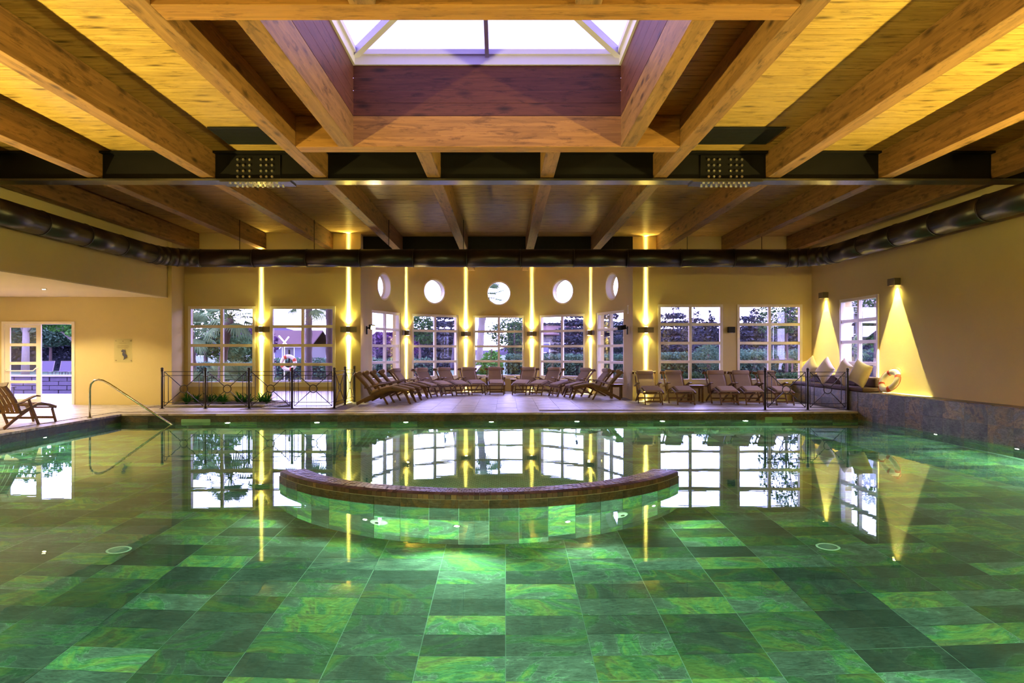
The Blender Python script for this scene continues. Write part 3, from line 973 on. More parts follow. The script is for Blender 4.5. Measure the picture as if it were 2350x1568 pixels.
while yy > NEAR + .7:
    MB().box((8.30 if yy > 15 else 8.33 + (15.5 - max(yy, 11.5)) * .05, yy - .6 + .002, LZ - .012), (XR - .004, yy - .002, LZ)).obj('slab', SLATED, wl2)
    yy -= .6

# water
struct('water', MB().add([(X0P - .02, 2.58, ZW), (8.6, 2.58, ZW), (8.52, 11.5, ZW), (8.30, 16.17, ZW), (X0P - .02, 15.52, ZW)], [(0, 1, 2, 3, 4)]), WATER, 'still green pool water mirroring the windows', 'water')
bs = struct('floor_basin', MB().box((BAS[0], BAS[2], -1.0), (BAS[1], YBL + .3, -.9)), SLATE, 'sunken slate bottom of the indoor basin', 'floor')
struct('water.001', MB().add([(BAS[0] - .01, BAS[2] - .01, ZW), (BAS[1] + .01, BAS[2] - .01, ZW), (BAS[1] + .01, YBL + .01, ZW), (BAS[0] - .01, YBL + .01, ZW)], [(0, 1, 2, 3)]), WATER, 'still water of the small basin behind the left fence', 'water')

# ------------------------------------------------------------------ whirlpool seat wall
sw = empty('whirlpool_wall', (RC[0], RC[1], ZF), 'curved slate seat wall with brown mosaic coping rising from the pool', 'pool wall')
def pol(r, a, z):
    return (r * math.sin(R(a)), -r * math.cos(R(a)), z - ZF)
mb = MB()
N = 60
prof = [(RO + .013, ZF), (RO + .013, -.098), (RO - .004, -.098), (RO - .004, -.062), (RO - .06, -.052), (RI + .01, -.052), (RI + .01, ZF)]
v, f = [], []
for i in range(N + 1):
    a = -RA + 2 * RA * i / N
    v += [pol(r, a, z) for r, z in prof]
for i in range(N):
    for j in range(7):
        j2 = (j + 1) % 7
        f.append((i * 7 + j, (i + 1) * 7 + j, (i + 1) * 7 + j2, i * 7 + j2))
f += [tuple(range(7)), tuple(N * 7 + j for j in reversed(range(7)))]
mb.add(v, f).obj('core', GROUT, sw)
nt = 19
da = 2 * RA / nt
tw = RO * R(da)
for z0, z1, mm in ((-.195, -.10, SLATEB), (-.655, -.195, SLATE), (-1.285, -.655, SLATE), (ZF, -1.285, SLATE)):
    me = MB().box((-tw / 2 + .002, -.012, z0 + .002), (tw / 2 - .002, .012, z1 - .002)).mesh('tile', mm)
    for i in range(nt):
        a = -RA + da * (i + .5)
        p = pol(RO + .006, a, ZF)
        inst(me, 'tile', sw, (p[0], p[1], -ZF), (0, 0, R(a)))
t = NT('brown_mosaic')
MOS = t.pbr(t.mix(t.noise(t.coords((1, 1, 1), 9.0), 30, 3), t.ramp(t.rand(), [(0.0, (.025, .013, .012)), (.22, (.07, .037, .033)), (.45, (.115, .068, .060)), (.7, (.16, .095, .075)), (.86, (.30, .19, .09)), (.91, (.03, .018, .016))], 'CONSTANT'), (.08, .05, .04)), .35, 0, None, .5)
nm = 100
dm = 2 * RA / nm
mw = RO * R(dm)
me1 = MB().box((-mw / 2 + .0015, -.008, -.10 + .0015), (mw / 2 - .0015, .008, -.052)).mesh('mosaic_tile', MOS)
Mt = Matrix.Translation((0, .03, -.046)) @ Matrix.Rotation(R(14), 4, 'X')
me2 = MB().box((-mw / 2 + .0015, -.027, -.006), (mw / 2 - .0015, .027, .006), Mt).mesh('mosaic_tile', MOS)
for i in range(nm):
    a = -RA + dm * (i + .5)
    p = pol(RO + .004, a, ZF)
    inst(me1, 'mosaic_tile', sw, (p[0], p[1], -ZF), (0, 0, R(a)))
    inst(me2, 'mosaic_tile', sw, (p[0], p[1], -ZF), (0, 0, R(a)))
mb = MB()
for rr in range(4):
    r0, r1 = RO - .062 - rr * .059, RO - .062 - (rr + 1) * .059
    for i in range(nm):
        a0, a1 = -RA + dm * (i + .06 + .5 * (rr % 2)), -RA + dm * (i + .94 + .5 * (rr % 2))
        if a1 > RA: continue
        jz = rnd.uniform(-.002, .002)
        q = [pol(r0 - .002, a0, 0), pol(r0 - .002, a1, 0), pol(r1 + .002, a1, 0), pol(r1 + .002, a0, 0)]
        b0, b1 = -.056 - ZF, -.040 + jz - ZF
        mb.add([(x, y, b0) for x, y, _ in q] + [(x, y, b1) for x, y, _ in q], [(3, 2, 1, 0), (4, 5, 6, 7), (0, 1, 5, 4), (1, 2, 6, 5), (2, 3, 7, 6), (3, 0, 4, 7)])
mb.obj('mosaic_top', MOS, sw)['kind'] = 'stuff'
for s_ in (-1, 1):
    me = MB().box((-.0275, -.006, -.0235), (.0275, .006, .0235)).mesh('mosaic_tile', MOS)
    for q in range(5):
        p = pol(RO - .035 - q * .06, s_ * (RA + .15), -.078)
        inst(me, 'mosaic_tile', sw, p, (0, 0, R(s_ * RA + 90)))
MB().tube([(0, 0, ZF + .005 - ZF), (0, 0, .42)], RI - .02, 48, True, False).obj('seat_floor', MOSWET, sw)

# ------------------------------------------------------------------ pool lamps
def pool_lamp(loc, nrm, label, group, watts, deg=140, aim=None, rad=.06):
    nv = Vector(nrm).normalized()
    o = empty('pool_lamp', loc, label, 'pool lamp', group)
    q = nv.to_track_quat('Y', 'Z').to_matrix().to_4x4()
    def pt(x, y, z):
        return tuple(q @ Vector((x, y, z)))
    MB().tube([pt(0, -.004, 0), pt(0, .012, 0)], [rad * 1.25, rad * 1.1], 16).obj('rim', CHROME, o)
    MB().tube([pt(0, .0121, 0), pt(0, .020, 0)], [rad * .8, rad * .5], 14).obj('lens', GLOWW, o)
    tgt = Vector(loc) + (Vector(aim) if aim else nv)
    if watts:
        spot('underwater_spot', tuple(Vector(loc) + nv * .06), tuple(tgt), watts, deg, .6, GREEN, .05)
nfv = Vector((nf[0], nf[1], 0)).normalized()
for i, px in enumerate((541, 738, 936, 1128, 1322, 1518, 1710)):
    x = (px - VX) * 16.0 / F_PX
    pool_lamp((x, fary(x) - .018, -.33), nfv, '%s lit pool lamp from the left in the far pool wall' % ORD[i], 'pool lamps in the far wall', 120, 165, nfv + Vector((0, 0, -.45)))
pool_lamp((X0P + .02, 12.9, -.36), (1, 0, 0), 'lit pool lamp in the left pool wall near the lounger', 'pool lamps in the side walls', 90, 165, (1, 0, -.45))
for y, lab in ((13.4, 'lit pool lamp in the right pool wall, farther one'), (11.4, 'lit pool lamp in the right pool wall, nearer one')):
    pool_lamp((8.38 if y > 12 else 8.48, y, -.36), (-1, 0, 0), lab, 'pool lamps in the side walls', 90, 165, (-1, 0, -.45))
for y, pw_ in ((10.8, 230), (8.6, 230), (6.5, 150), (4.0, 60)):
    spot('underwater_spot', (X0P + .1, y, -.5), (X0P + 1.1, y, -.95), pw_, 165, .6, GREEN, .05)
    spot('underwater_spot', (8.42, y, -.5), (7.42, y, -.95), pw_, 165, .6, GREEN, .05)
for x in (-6, -3.6, -1.2, 1.2, 3.6, 6):
    spot('underwater_spot', (x, 2.7, -.50), (x, 3.7, -.58), 230, 165, .6, GREEN, .05)
for i, (a, lab) in enumerate(((-46, 'small lit lamp near the left end of the whirlpool wall'), (-24, 'small lit lamp left of centre in the whirlpool wall'), (-3.5, 'brightest lit lamp in the middle of the whirlpool wall'), (20, 'small lit lamp right of centre in the whirlpool wall'), (45, 'small lit lamp near the right end of the whirlpool wall'))):
    p = Vector(pol(RO + .02, a, -.84)) + Vector((RC[0], RC[1], ZF))
    nv = Vector((math.sin(R(a)), -math.cos(R(a)), 0))
    pool_lamp(p, nv, lab, 'lamps in the whirlpool wall', 150 if i == 2 else 55, 120, nv + Vector((0, 0, -.35)), .035)
for a, lab in ((-20.5, 'white dome jet fitting on the left of the whirlpool wall'), (33.5, 'white dome jet fitting on the right of the whirlpool wall')):
    p = Vector(pol(RO + .013, a, -.87)) + Vector((RC[0], RC[1], ZF))
    o = empty('jet_fitting', p, lab, 'jet fitting', 'jets of the whirlpool wall', R(a))
    MB().tube([(0, 0, 0), (0, -.03, 0), (0, -.05, 0)], [.105, .10, .07], 24).obj('dome', WHITEB, o)
    MB().tube([(0, -.0505, 0), (0, -.058, 0)], .03, 12).obj('nozzle', CHROME, o)
for x, y, lab in ((-3.74, 6.66, 'round floor inlet cover in the pool, left of the whirlpool'), (3.18, 6.79, 'round floor inlet cover in the pool, right of the whirlpool')):
    o = empty('floor_inlet', (x, y, ZF), lab, 'inlet', 'floor inlets')
    MB().tube([(0, 0, .001), (0, 0, .012)], .085, 28).obj('cover', GROUT, o)
    MB().ring((0, 0, .012), (1, 0, 0), (0, 1, 0), .10, .012, 32, 6).obj('rim', WHITEB, o)
for a in (-30, 0, 30):  # unseen spots added inside the whirlpool to brighten its mosaic floor
    q = Vector(pol(RI - .05, a, -.6)) + Vector((RC[0], RC[1], ZF))
    spot('underwater_spot', q, (RC[0], RC[1] + 1.5, -1.3), 60, 150, .8, GREEN, .04)
for x in (-2.4, -.3, 1.8):  # unseen narrow spots added to brighten the face of the seat wall
    spot('underwater_spot', (x, 2.72, -.75), (x * .8 - .06, 7.0, -.45), 1150, 46, 1.0, GREEN, .05)
# skimmer mouths in the pool walls
def skimmer(c, along, nrm, w_, label):
    o = empty('skimmer', c, label, 'skimmer', 'skimmer mouths')
    a, nv = Vector(along), Vector(nrm)
    fm = MB()
    for p, q in ((-1, 1),):
        fm.bar(a * (-w_ / 2) + Vector((0, 0, .035)), a * (w_ / 2) + Vector((0, 0, .035)), .03, .018)
        fm.bar(a * (-w_ / 2) - Vector((0, 0, .035)), a * (w_ / 2) - Vector((0, 0, .035)), .03, .018)
        fm.bar(a * (-w_ / 2) - Vector((0, 0, .035)), a * (-w_ / 2) + Vector((0, 0, .035)), .03, .018, tuple(a))
        fm.bar(a * (w_ / 2) - Vector((0, 0, .035)), a * (w_ / 2) + Vector((0, 0, .035)), .03, .018, tuple(a))
    fm.obj('frame', SKIM, o)
    MB().bar(a * (-w_ / 2), a * (w_ / 2), .006, .05).obj('flap', SKIM, o)
SKIM = mat_plain('green_lit_plastic', (.30, .62, .42), .5)  # green glow of the skimmer mouths put into the plastic colour
for x0, lab in (((457 - VX) * 15.7 / F_PX, 'skimmer mouth in the far pool wall near the handrail'), ((1789 - VX) * 16 / F_PX, 'skimmer mouth in the far pool wall below the right fence')):
    skimmer((x0, fary(x0) - .028, -.16), (1, .038, 0), nf, .62, lab)
skimmer((X0P + .03, 13.6, -.235), (0, 1, 0), (1, 0), .62, 'skimmer mouth in the left pool wall')
skimmer((8.36, 14.3, -.235), (-.047, 1, 0), (-1, 0), .62, 'skimmer mouth in the right pool wall')
# ------------------------------------------------------------------ wall lamps
def updown(loc, rz, wdt, label):
    o = empty('wall_lamp', loc, label, 'wall lamp', 'up and down lamps on the end walls', rz)
    MB().box((-wdt / 2, -.022, -.075), (wdt / 2, -.004, .075)).obj('bracket', LAMPM, o, .003)
    MB().tube([(0, -.075, -.085), (0, -.075, .085)], .055, 20).obj('housing', LAMPM, o)
    for s_ in (-1, 1):
        MB().tube([(0, -.075, s_ * .0855), (0, -.075, s_ * .089)], .045, 16).obj('lens', GLOW, o)
    M4 = Matrix.Translation(loc) @ Matrix.Rotation(rz, 4, 'Z')
    for s_ in (-1, 1):
        wdir = (M4.to_3x3() @ Vector((0, 1, 0)))
        wash('wall_lamp_light', M4 @ Vector((0, -.045, s_ * .105)), M4 @ Vector((0, -.045, s_ * 1.1)), 2400, 70, wdir, .045, 2.0, .085, (1.0, .90, .34))
        for off, deg, wt, tl, bl in ((.09, 110, 60 if s_ > 0 else 36, .16, 1.0),):
            p = M4 @ Vector((0, -off, s_ * .105))
            q = M4 @ Vector((0, -off + tl, s_ * 1.1))
            spot('wall_lamp_light', p, q, wt, deg, bl, WARM, .02)
updown((-6.876, YBL, 2.035), 0, .46, 'glowing up and down wall lamp between the two left windows')
updown((-4.42, YBL, 2.035), 0, .46, 'glowing up and down wall lamp left of the bay opening')
updown((4.056, YB, 2.035), 0, .46, 'glowing up and down wall lamp right of the bay opening')
for a, lab in ((-52.5, 'first'), (-17.5, 'second'), (17.5, 'third'), (52.5, 'fourth')):
    M4 = Matrix.Translation((BX, BY, 0)) @ Matrix.Rotation(R(-a), 4, 'Z')
    updown(tuple(M4 @ Vector((0, BR - .004, 2.05))), R(-a), .36, 'glowing up and down wall lamp in the bay, %s pier from the left' % lab)
o = empty('wall_lamp', (6.51, YB, 2.04), 'small dark unlit wall lamp between the two right windows', 'wall lamp')
MB().box((-.10, -.11, -.085), (.10, -.002, .085)).obj('housing', BLACKP, o, .01)
MB().tube([(0, -.055, -.0855), (0, -.055, -.095)], .05, 14).obj('lens', WHITEB, o)

def cone_lamp(loc, label, watts, real=True):
    x, y, z = loc
    if real:
        o = empty('cone_lamp', loc, label, 'wall lamp', 'cone lamps on the right wall')
        MB().box((-.15, -.14, -.01), (-.002, .14, .11)).box((-.15, -.14, -.05), (-.142, .14, -.01)).box((-.142, -.14, -.05), (-.002, -.132, -.01)).box((-.142, .132, -.05), (-.002, .14, -.01)).obj('housing', LAMPM, o, .004)
        MB().box((-.12, -.04, -.018), (-.05, .04, -.0105)).obj('lens', GLOW, o)
    wash('cone_lamp_light', (x - .03, y, z - .055), (x - .03, y, z - 1.5), watts, 56, (1, 0, 0), .03, 1.7, col=(1.0, .90, .34), rad=.004)
    spot('cone_lamp_light', (x - .09, y, z - .06), (x - .2, y, z - 1.5), 30, 150, 1.0, WARM, .02)
cone_lamp((XR, 15.55, 2.95), 'bronze box lamp throwing a wide light cone above the life ring', 360)
cone_lamp((XR, 19.0, 2.93), 'bronze box lamp throwing a light cone in the right corner', 330)
for x in (-5.5, -2.0, 1.5, 5.0):
    wash('cone_lamp_light', (x, NEAR + .075, 2.9), (x, NEAR + .075, 1.0), 500, 56, (0, -1, 0), .075, 1.7)
for y in (9.5, 5.5, 1.5):
    wash('cone_lamp_light', (XR - .075, y, 2.9), (XR - .075, y, 1.0), 400, 56, (1, 0, 0), .075, 1.7)
# downlights of the alcove
for i, (x, y) in enumerate(((-10.66, 15.9), (-12.6, 15.9), (-10.66, 12.2), (-12.6, 12.2), (-10.66, 8), (-12.6, 8), (-11, 3))):
    if i < 4:
        o = empty('downlight', (x, y, 2.86), 'recessed %s in the alcove ceiling' % ('bright round downlight visible' if i == 0 else ['', 'round downlight behind the bulkhead near the door', 'round downlight above the near deck', 'round downlight deep in the alcove'][i]), 'downlight')
        MB().ring((0, 0, -.004), (1, 0, 0), (0, 1, 0), .055, .012, 24, 6).obj('rim', CHROME, o)
        MB().tube([(0, 0, -.001), (0, 0, -.02)], [.045, .03], 16).obj('lens', GLOW, o)
    spot('downlight_light', (x, y, 2.835), (x, y, 0), 440, 138, .25, (1.0, .79, .40), .05)
# floodlights at the corners of the bay
for x, y, lab, lit in ((-4.10, 20.3, 'lit floodlight glaring at the left end of the bay', True), (3.64, 20.5, 'dark unlit floodlight at the right end of the bay', False)):
    s_ = 1 if lit else -1
    o = empty('floodlight', (x, y, 2.06), lab, 'floodlight', 'floodlights of the bay')
    MB().box((-.005, -.05, -.14), (.03, .05, .10)).obj('mount', BLACKP, o) if lit else MB().box((-.03, -.05, -.14), (.005, .05, .10)).obj('mount', BLACKP, o)
    MB().bar((s_ * .03, 0, .04), (s_ * .13, -.04, .06), .035, .035).obj('arm', BLACKP, o)
    d = (Vector((.42, -.88, -.16)) if lit else Vector((-.75, -.6, -.15))).normalized()
    c = Vector((s_ * .18, -.06, .07))
    MB().bar(c - d * .10, c + d * .12, .16, .13).obj('housing', BLACKP, o, .01)
    MB().bar(c + d * .1205, c + d * .126, .13, .10).obj('lens', GLOW if lit else BLACKP, o)
    if lit:
        p = Vector((x, y, 2.06)) + c + d * .15
        spot('floodlight_light', p, p + d, 60, 120, .8, (1, .7, .25), .04)
pl = empty('wall_plate', (3.70, 20.7, 2.68), 'small white framed sign plate high at the right end of the bay', 'plate')
MB().box((-.02, -.11, -.13), (.002, .11, .13)).obj('frame', WHITEB, pl, .004)
MB().box((-.024, -.075, -.09), (-.0205, .075, .09)).obj('panel', PILLOW, pl)
so = empty('wall_socket', (3.705, 20.75, .42), 'small grey wall socket low at the right end of the bay', 'socket')
MB().box((-.012, -.045, -.045), (.0, .045, .045)).obj('plate', WHITEB, so, .003)
MB().tube([(-.0125, 0, 0), (-.014, 0, 0)], .022, 12).obj('insert', BLACKP, so)

# acrylic notice on the alcove wall
a0, a1 = at(262, 778, YA - .03), at(303, 832, YA - .03)
pq = empty('acrylic_notice', ((a0.x + a1.x) / 2, YA, (a0.z + a1.z) / 2), 'clear acrylic notice with a dark figure on the alcove wall', 'sign')
hw_, hh_ = (a1.x - a0.x) / 2, (a0.z - a1.z) / 2
MB().box((-hw_, -.034, -hh_), (hw_, -.026, hh_)).obj('sheet', PLEXI, pq)
for sx in (-1, 1):
    for sz in (-1, 1):
        MB().tube([(sx * (hw_ - .04), -.04, sz * (hh_ - .05)), (sx * (hw_ - .04), -.001, sz * (hh_ - .05))], .014, 10).obj('standoff', CHROME, pq)
def flat(poly, y, th_=.001):
    n_ = len(poly)
    v = [(x, y, z) for x, z in poly] + [(x, y - th_, z) for x, z in poly]
    f = [tuple(range(n_)), tuple(reversed(range(n_, 2 * n_)))] + [(i, i + n_, (i + 1) % n_ + n_, (i + 1) % n_) for i in range(n_)]
    return MB().add(v, f)
fig = [(-.07, .10), (-.03, .13), (.03, .12), (.045, .07), (.02, .04), (.06, .0), (.095, -.03), (.09, -.07), (.05, -.075), (.03, -.11), (.0, -.15), (-.012, -.145), (.005, -.10), (.0, -.05), (-.03, -.03), (-.045, .02), (-.02, .05), (-.06, .065)]
flat([(x + .02, z - .10) for x, z in fig], -.0345).obj('dark_figure', INK, pq)
flat([(0, .27), (.02, .25), (0, .23), (-.02, .25)], -.0345).obj('emblem', INKG, pq)
for q, (wq, zq) in enumerate(((.20, .20), (.30, .13), (.34, .10), (.28, .07), (.10, .035))):
    nn = int(wq / .022)
    mbq = MB()
    for j in range(nn):
        xx = -wq / 2 + wq * j / nn
        mbq.box((xx, -.0352, zq - .004 - (j % 3) * .001), (xx + wq / nn * .72, -.0342, zq + .005 + (j * 7 % 4) * .001))
    mbq.obj('text_line', INKG, pq)

# ------------------------------------------------------------------ steamer loungers
SP = [(0.0, .30), (.20, .355), (.44, .40), (.54, .395), (.98, .27)]        # x from the foot end, height
BK = [(1.00, .27), (1.06, .40), (1.14, .52), (1.26, .66), (1.40, .80)]
def rail(path, y, w_, h_):
    mb = MB()
    for (xa_, za_), (xb_, zb_) in zip(path, path[1:]):
        mb.bar((xa_, y, za_), (xb_, y, zb_), w_, h_)
    return mb
def pad(path, hwid, th_):
    """soft cushion following a side profile"""
    v, f = [], []
    pts = [Vector((x, 0, z)) for x, z in path]
    sec = [(-1, .0), (-1.0, .55), (-.9, 1.0), (.9, 1.0), (1.0, .55), (1, 0.0)]
    for i, p in enumerate(pts):
        d = (pts[min(i + 1, len(pts) - 1)] - pts[max(i - 1, 0)]).normalized()
        nn = Vector((-d.z, 0, d.x))
        for sy, hz in sec:
            q = p + nn * (hz * th_)
            v.append((q.x, sy * hwid, q.z))
    m_ = len(sec)
    for i in range(len(pts) - 1):
        for j in range(m_):
            j2 = (j + 1) % m_
            f.append((i * m_ + j, i * m_ + j2, (i + 1) * m_ + j2, (i + 1) * m_ + j))
    f += [tuple(reversed(range(m_))), tuple((len(pts) - 1) * m_ + j for j in range(m_))]
    return MB().add(v, f, False)
def make_lounger(loc, rz, label, cushion=True, group='steamer loungers along the end wall'):
    o = empty('steamer_lounger', loc, label, 'lounger', group, rz)
    fr = MB()
    for s_ in (-1, 1):
        y = s_ * .265
        for (xa_, za_), (xb_, zb_) in list(zip(SP, SP[1:])) + list(zip(BK, BK[1:])):
            fr.bar((xa_, y, za_), (xb_, y, zb_), .028, .05)
    fr.bar((.02, -.25, .295), (.02, .25, .295), .03, .03).bar((.98, -.25, .265), (.98, .25, .265), .04, .03)
    fr.obj('frame', TEAK, o)
    for s_ in (-1, 1):
        y = s_ * .30
        MB().bar((.82, y, .50), (.55, y, 0), .024, .05).obj('leg', TEAK, o)
        lg = MB()
        for (xa_, za_), (xb_, zb_) in zip([(.58, .37), (.85, .26), (1.12, .14), (1.36, .0)], [(.85, .26), (1.12, .14), (1.36, .0)]):
            lg.bar((xa_, s_ * .235, za_), (xb_, s_ * .235, zb_ + (.012 if zb_ == 0 else 0)), .026, .05)
        lg.obj('leg', TEAK, o)
        MB().bar((.06, s_ * .225, .28), (-.05, s_ * .225, 0), .026, .045).obj('leg', TEAK, o)
        ar = MB()
        ap = [(1.16, .44), (.98, .47), (.78, .53), (.64, .565), (.54, .55)]
        for (xa_, za_), (xb_, zb_) in zip(ap, ap[1:]):
            ar.bar((xa_, y, za_), (xb_, y, zb_), .065, .022)
        ar.obj('armrest', TEAK, o)
    MB().bar((-.02, -.215, .09), (-.02, .215, .09), .02, .045).obj('stretcher', TEAK, o)
    MB().bar((.62, -.29, .14), (.62, .29, .14), .02, .04).obj('stretcher', TEAK, o)
    hr = MB().prism([(-.34, -.035), (-.30, -.055), (.30, -.055), (.34, -.035), (.33, .045), (.25, .03), (-.25, .03), (-.33, .045)], -.012, .012)
    hr.v = [tuple(Matrix.Translation((1.405, 0, .815)) @ Matrix.Rotation(R(50), 4, 'Y') @ Vector((-y_, x_, z_))) for x_, y_, z_ in hr.v]
    hr.obj('head_rail', TEAK, o)
    if cushion:
        pad([(-.02, .335), (.20, .39), (.42, .432)], .225, .055).obj('foot_cushion', CUSH, o, .012)
        pad([(.44, .434), (.54, .425), (.97, .30)], .225, .055).obj('seat_cushion', CUSH, o, .012)
        pad([(.985, .31), (1.05, .43), (1.13, .545), (1.25, .685), (1.385, .825)], .225, .055).obj('back_cushion', CUSH, o, .012)
        MB().tube([(1.28, -.225, .82), (1.28, -.21, .82), (1.28, .21, .82), (1.28, .225, .82)], [.05, .066, .066, .05], 14).obj('headrest', CUSH, o)
    else:
        for q in range(6):
            y = -.215 + q * .086
            rail(BK, y, .062, .014).obj('slat', TEAK, o)
        for q in range(13):
            x = .05 + q * .073
            z = None
            for (xa_, za_), (xb_, zb_) in zip(SP, SP[1:]):
                if xa_ <= x <= xb_:
                    z = za_ + (zb_ - za_) * (x - xa_) / (xb_ - xa_)
            MB().box((x - .026, -.25, z + .012), (x + .026, .25, z + .026)).obj('slat', TEAK, o)
    return o
def solve(fx, fy, hx, L=1.30):
    """foot-end ground pixel (centre of the foot legs) and head pixel column -> position and turn"""
    p = ground(fx, fy)
    best = None
    for k in range(-900, 901):
        a = R(k * .2)
        q = p + Vector((math.cos(a), math.sin(a), 0)) * L
        if q.y < p.y - .45: continue
        e = abs(VX + q.x / q.y * F_PX - hx)
        if best is None or e < best[0]: best = (e, a)
    return p, best[1]
items = [
    (936, 926.5, 819), (949, 922.1, 838), (962, 918.1, 855), (977, 914.0, 876), (994, 911.7, 908),
    (1024, 909.6, 967), (1061, 908.2, 1018), (1098, 907.0, 1074), (1140, 906.3, 1135),
    (1192, 906.8, 1214), (1230, 907.6, 1273), (1272, 910.0, 1345), (1304, 912.5, 1393), (1318, 916.0, 1432),
    (1500, 929.5, 1479), (1574, 929.5, 1544), (1674, 930.0, 1641), (1732, 930.0, 1699), (1801, 930.5, 1757)]
labs = ['lounger nearest the left fence in the curved row', 'second lounger from the left fence in the curved row', 'third lounger from the left fence in the curved row', 'fourth lounger from the left fence in the curved row', 'fifth lounger from the left fence, below the left bay pier',
        'sixth lounger from the left fence, below the second bay window', 'seventh lounger from the left fence, before the second bay window', 'lounger lit by the lamp left of the middle bay window', 'lounger facing straight ahead below the middle bay window',
        'lounger lit by the lamp right of the middle bay window', 'lounger before the fourth bay window', 'lounger at the right pier of the bay', 'lounger before the rightmost bay window', 'lounger seen from the side at the right end of the bay',
        'lounger under the lamp right of the bay', 'lounger left of the low table under the right windows', 'lounger right of the low table under the right windows', 'lounger between the two right windows', 'lounger partly behind the right fence']
proto = None
for (fx, fy, hx), lab in zip(items, labs):
    p, a = solve(fx, fy, hx)
    lab = 'cushioned teak ' + lab
    if proto is None:
        proto = make_lounger(p, a, lab)
    else:
        c = copy_tree(proto)
        c.location, c.rotation_euler = p, (0, 0, a)
        c['label'] = lab
# the bare slatted lounger on the left deck
p1, p2 = ground(122, 966), ground(20, 984)
make_lounger((-9.27, 13.8, 0), R(-91), 'bare slatted teak lounger without cushions on the left deck', False, 'bare lounger')

# low side tables
def side_table(loc, rz, L, W, H, label):
    o = empty('side_table', loc, label, 'table', 'low teak side tables', rz)
    for q in range(5):
        y = -W / 2 + W * (q + .5) / 5
        MB().box((-L / 2, y - W / 10 + .004, H - .025), (L / 2, y + W / 10 - .004, H)).obj('slat', TEAK, o)
    ap = MB().box((-L / 2 + .05, -W / 2 + .03, H - .085), (L / 2 - .05, -W / 2 + .05, H - .026)).box((-L / 2 + .05, W / 2 - .05, H - .085), (L / 2 - .05, W / 2 - .03, H - .026))
    ap.box((-L / 2 + .03, -W / 2 + .05, H - .085), (-L / 2 + .05, W / 2 - .05, H - .026)).box((L / 2 - .05, -W / 2 + .05, H - .085), (L / 2 - .03, W / 2 - .05, H - .026)).obj('apron', TEAK, o)
    for sx in (-1, 1):
        for sy in (-1, 1):
            MB().box((sx * (L / 2 - .055) - .025, sy * (W / 2 - .055) - .025, 0), (sx * (L / 2 - .055) + .025, sy * (W / 2 - .055) + .025, H - .026)).obj('leg', TEAK, o)
side_table((.42, 24.35, 0), 0, .50, .40, .44, 'dark low teak table right of the straight lounger in the bay')
side_table((2.02, 23.7, 0), R(-32), .50, .40, .44, 'low teak table between the two loungers on the bay right side')
side_table((3.36, 20.92, 0), 0, .40, .34, .42, 'low teak table half hidden beside the sideways lounger')
side_table((5.335, 19.35, 0), 0, .42, .42, .47, 'low teak table under the window between two loungers')

# ------------------------------------------------------------------ iron railings
def railing(pts, label):
    """posts at the given ground points with a crossed panel between each pair"""
    P0 = Vector(pts[0])
    o = empty('iron_railing', P0, label, 'railing', 'iron railings on the deck')
    for p in pts:
        q = Vector(p) - P0
        po = MB().tube([q, q + Vector((0, 0, .95))], .027, 12).obj('post', FENCE, o)
        MB().tube([q, q + Vector((0, 0, .012))], .06, 14).obj('base_plate', FENCE, po)
        MB().ball(q + Vector((0, 0, .985)), .035, 12, 8).tube([q + Vector((0, 0, .93)), q + Vector((0, 0, .955))], .033, 12).obj('finial', FENCE, po)
    for p, q in zip(pts, pts[1:]):
        A, B = Vector(p) - P0, Vector(q) - P0
        L = (B - A).length
        d = (B - A).normalized()
        def X(t, z):
            return A + d * t + Vector((0, 0, z))
        m, r = .055, .0085
        fm = MB()
        for z in (.915, .82, .155, .065):
            fm.tube([X(m, z), X(L - m, z)], r, 6)
        for t in (m, L - m):
            fm.tube([X(t, .065), X(t, .915)], r, 6)
        for t in (m + .10, L - m - .10):
            fm.tube([X(t, .155), X(t, .82)], r, 6)
        for t0, t1 in ((0, m), (L - m, L)):
            for z in (.80, .17):
                fm.tube([X(t0, z), X(t1, z)], r, 6)
        pn = fm.obj('panel', FENCE, o)
        cz, rr = .49, .095
        MB().ring(X(L / 2, cz), d, (0, 0, 1), rr, .011, 28, 6).obj('ring', FENCE, pn)
        for t, z in ((m, .915), (L - m, .915), (m, .065), (L - m, .065)):
            v = X(t, z) - X(L / 2, cz)
            MB().tube([X(t, z), X(L / 2, cz) + v.normalized() * (rr + .008)], .010, 6).obj('diagonal', FENCE, pn)
    return o
lf = [(-8.47, 16.98, 0), (-7.40, 16.98, 0), (-6.33, 16.99, 0), (-5.27, 17.0, 0), (-4.24, 17.05, 0)]
railing(lf + [(-4.24, 18.2, 0), (-4.24, 19.32, 0)], 'bronze iron railing with crossed panels before the planter and basin')
railing([(6.26, 16.6, 0), (7.28, 16.58, 0), (8.24, 16.58, 0)], 'short bronze iron railing with two crossed panels by the bench')

# ------------------------------------------------------------------ pool handrail
hb = Vector((-8.79, 14.56, 0))
o = empty('pool_handrail', hb, 'bent polished steel handrail leading down into the pool', 'handrail')
MB().tube([(0, 0, 0), (0, 0, .62), (.02, 0, .72), (.08, .01, .79), (.17, .02, .815), (.26, .04, .79), (.36, .06, .73), (1.52, .46, -.20), (1.75, .54, -.38), (1.80, .56, -.46), (1.80, .56, -1.43)], .022, 14).obj('tube', CHROME, o)
MB().tube([(0, 0, .003), (0, 0, .018)], .055, 18).obj('flange', CHROME, o)

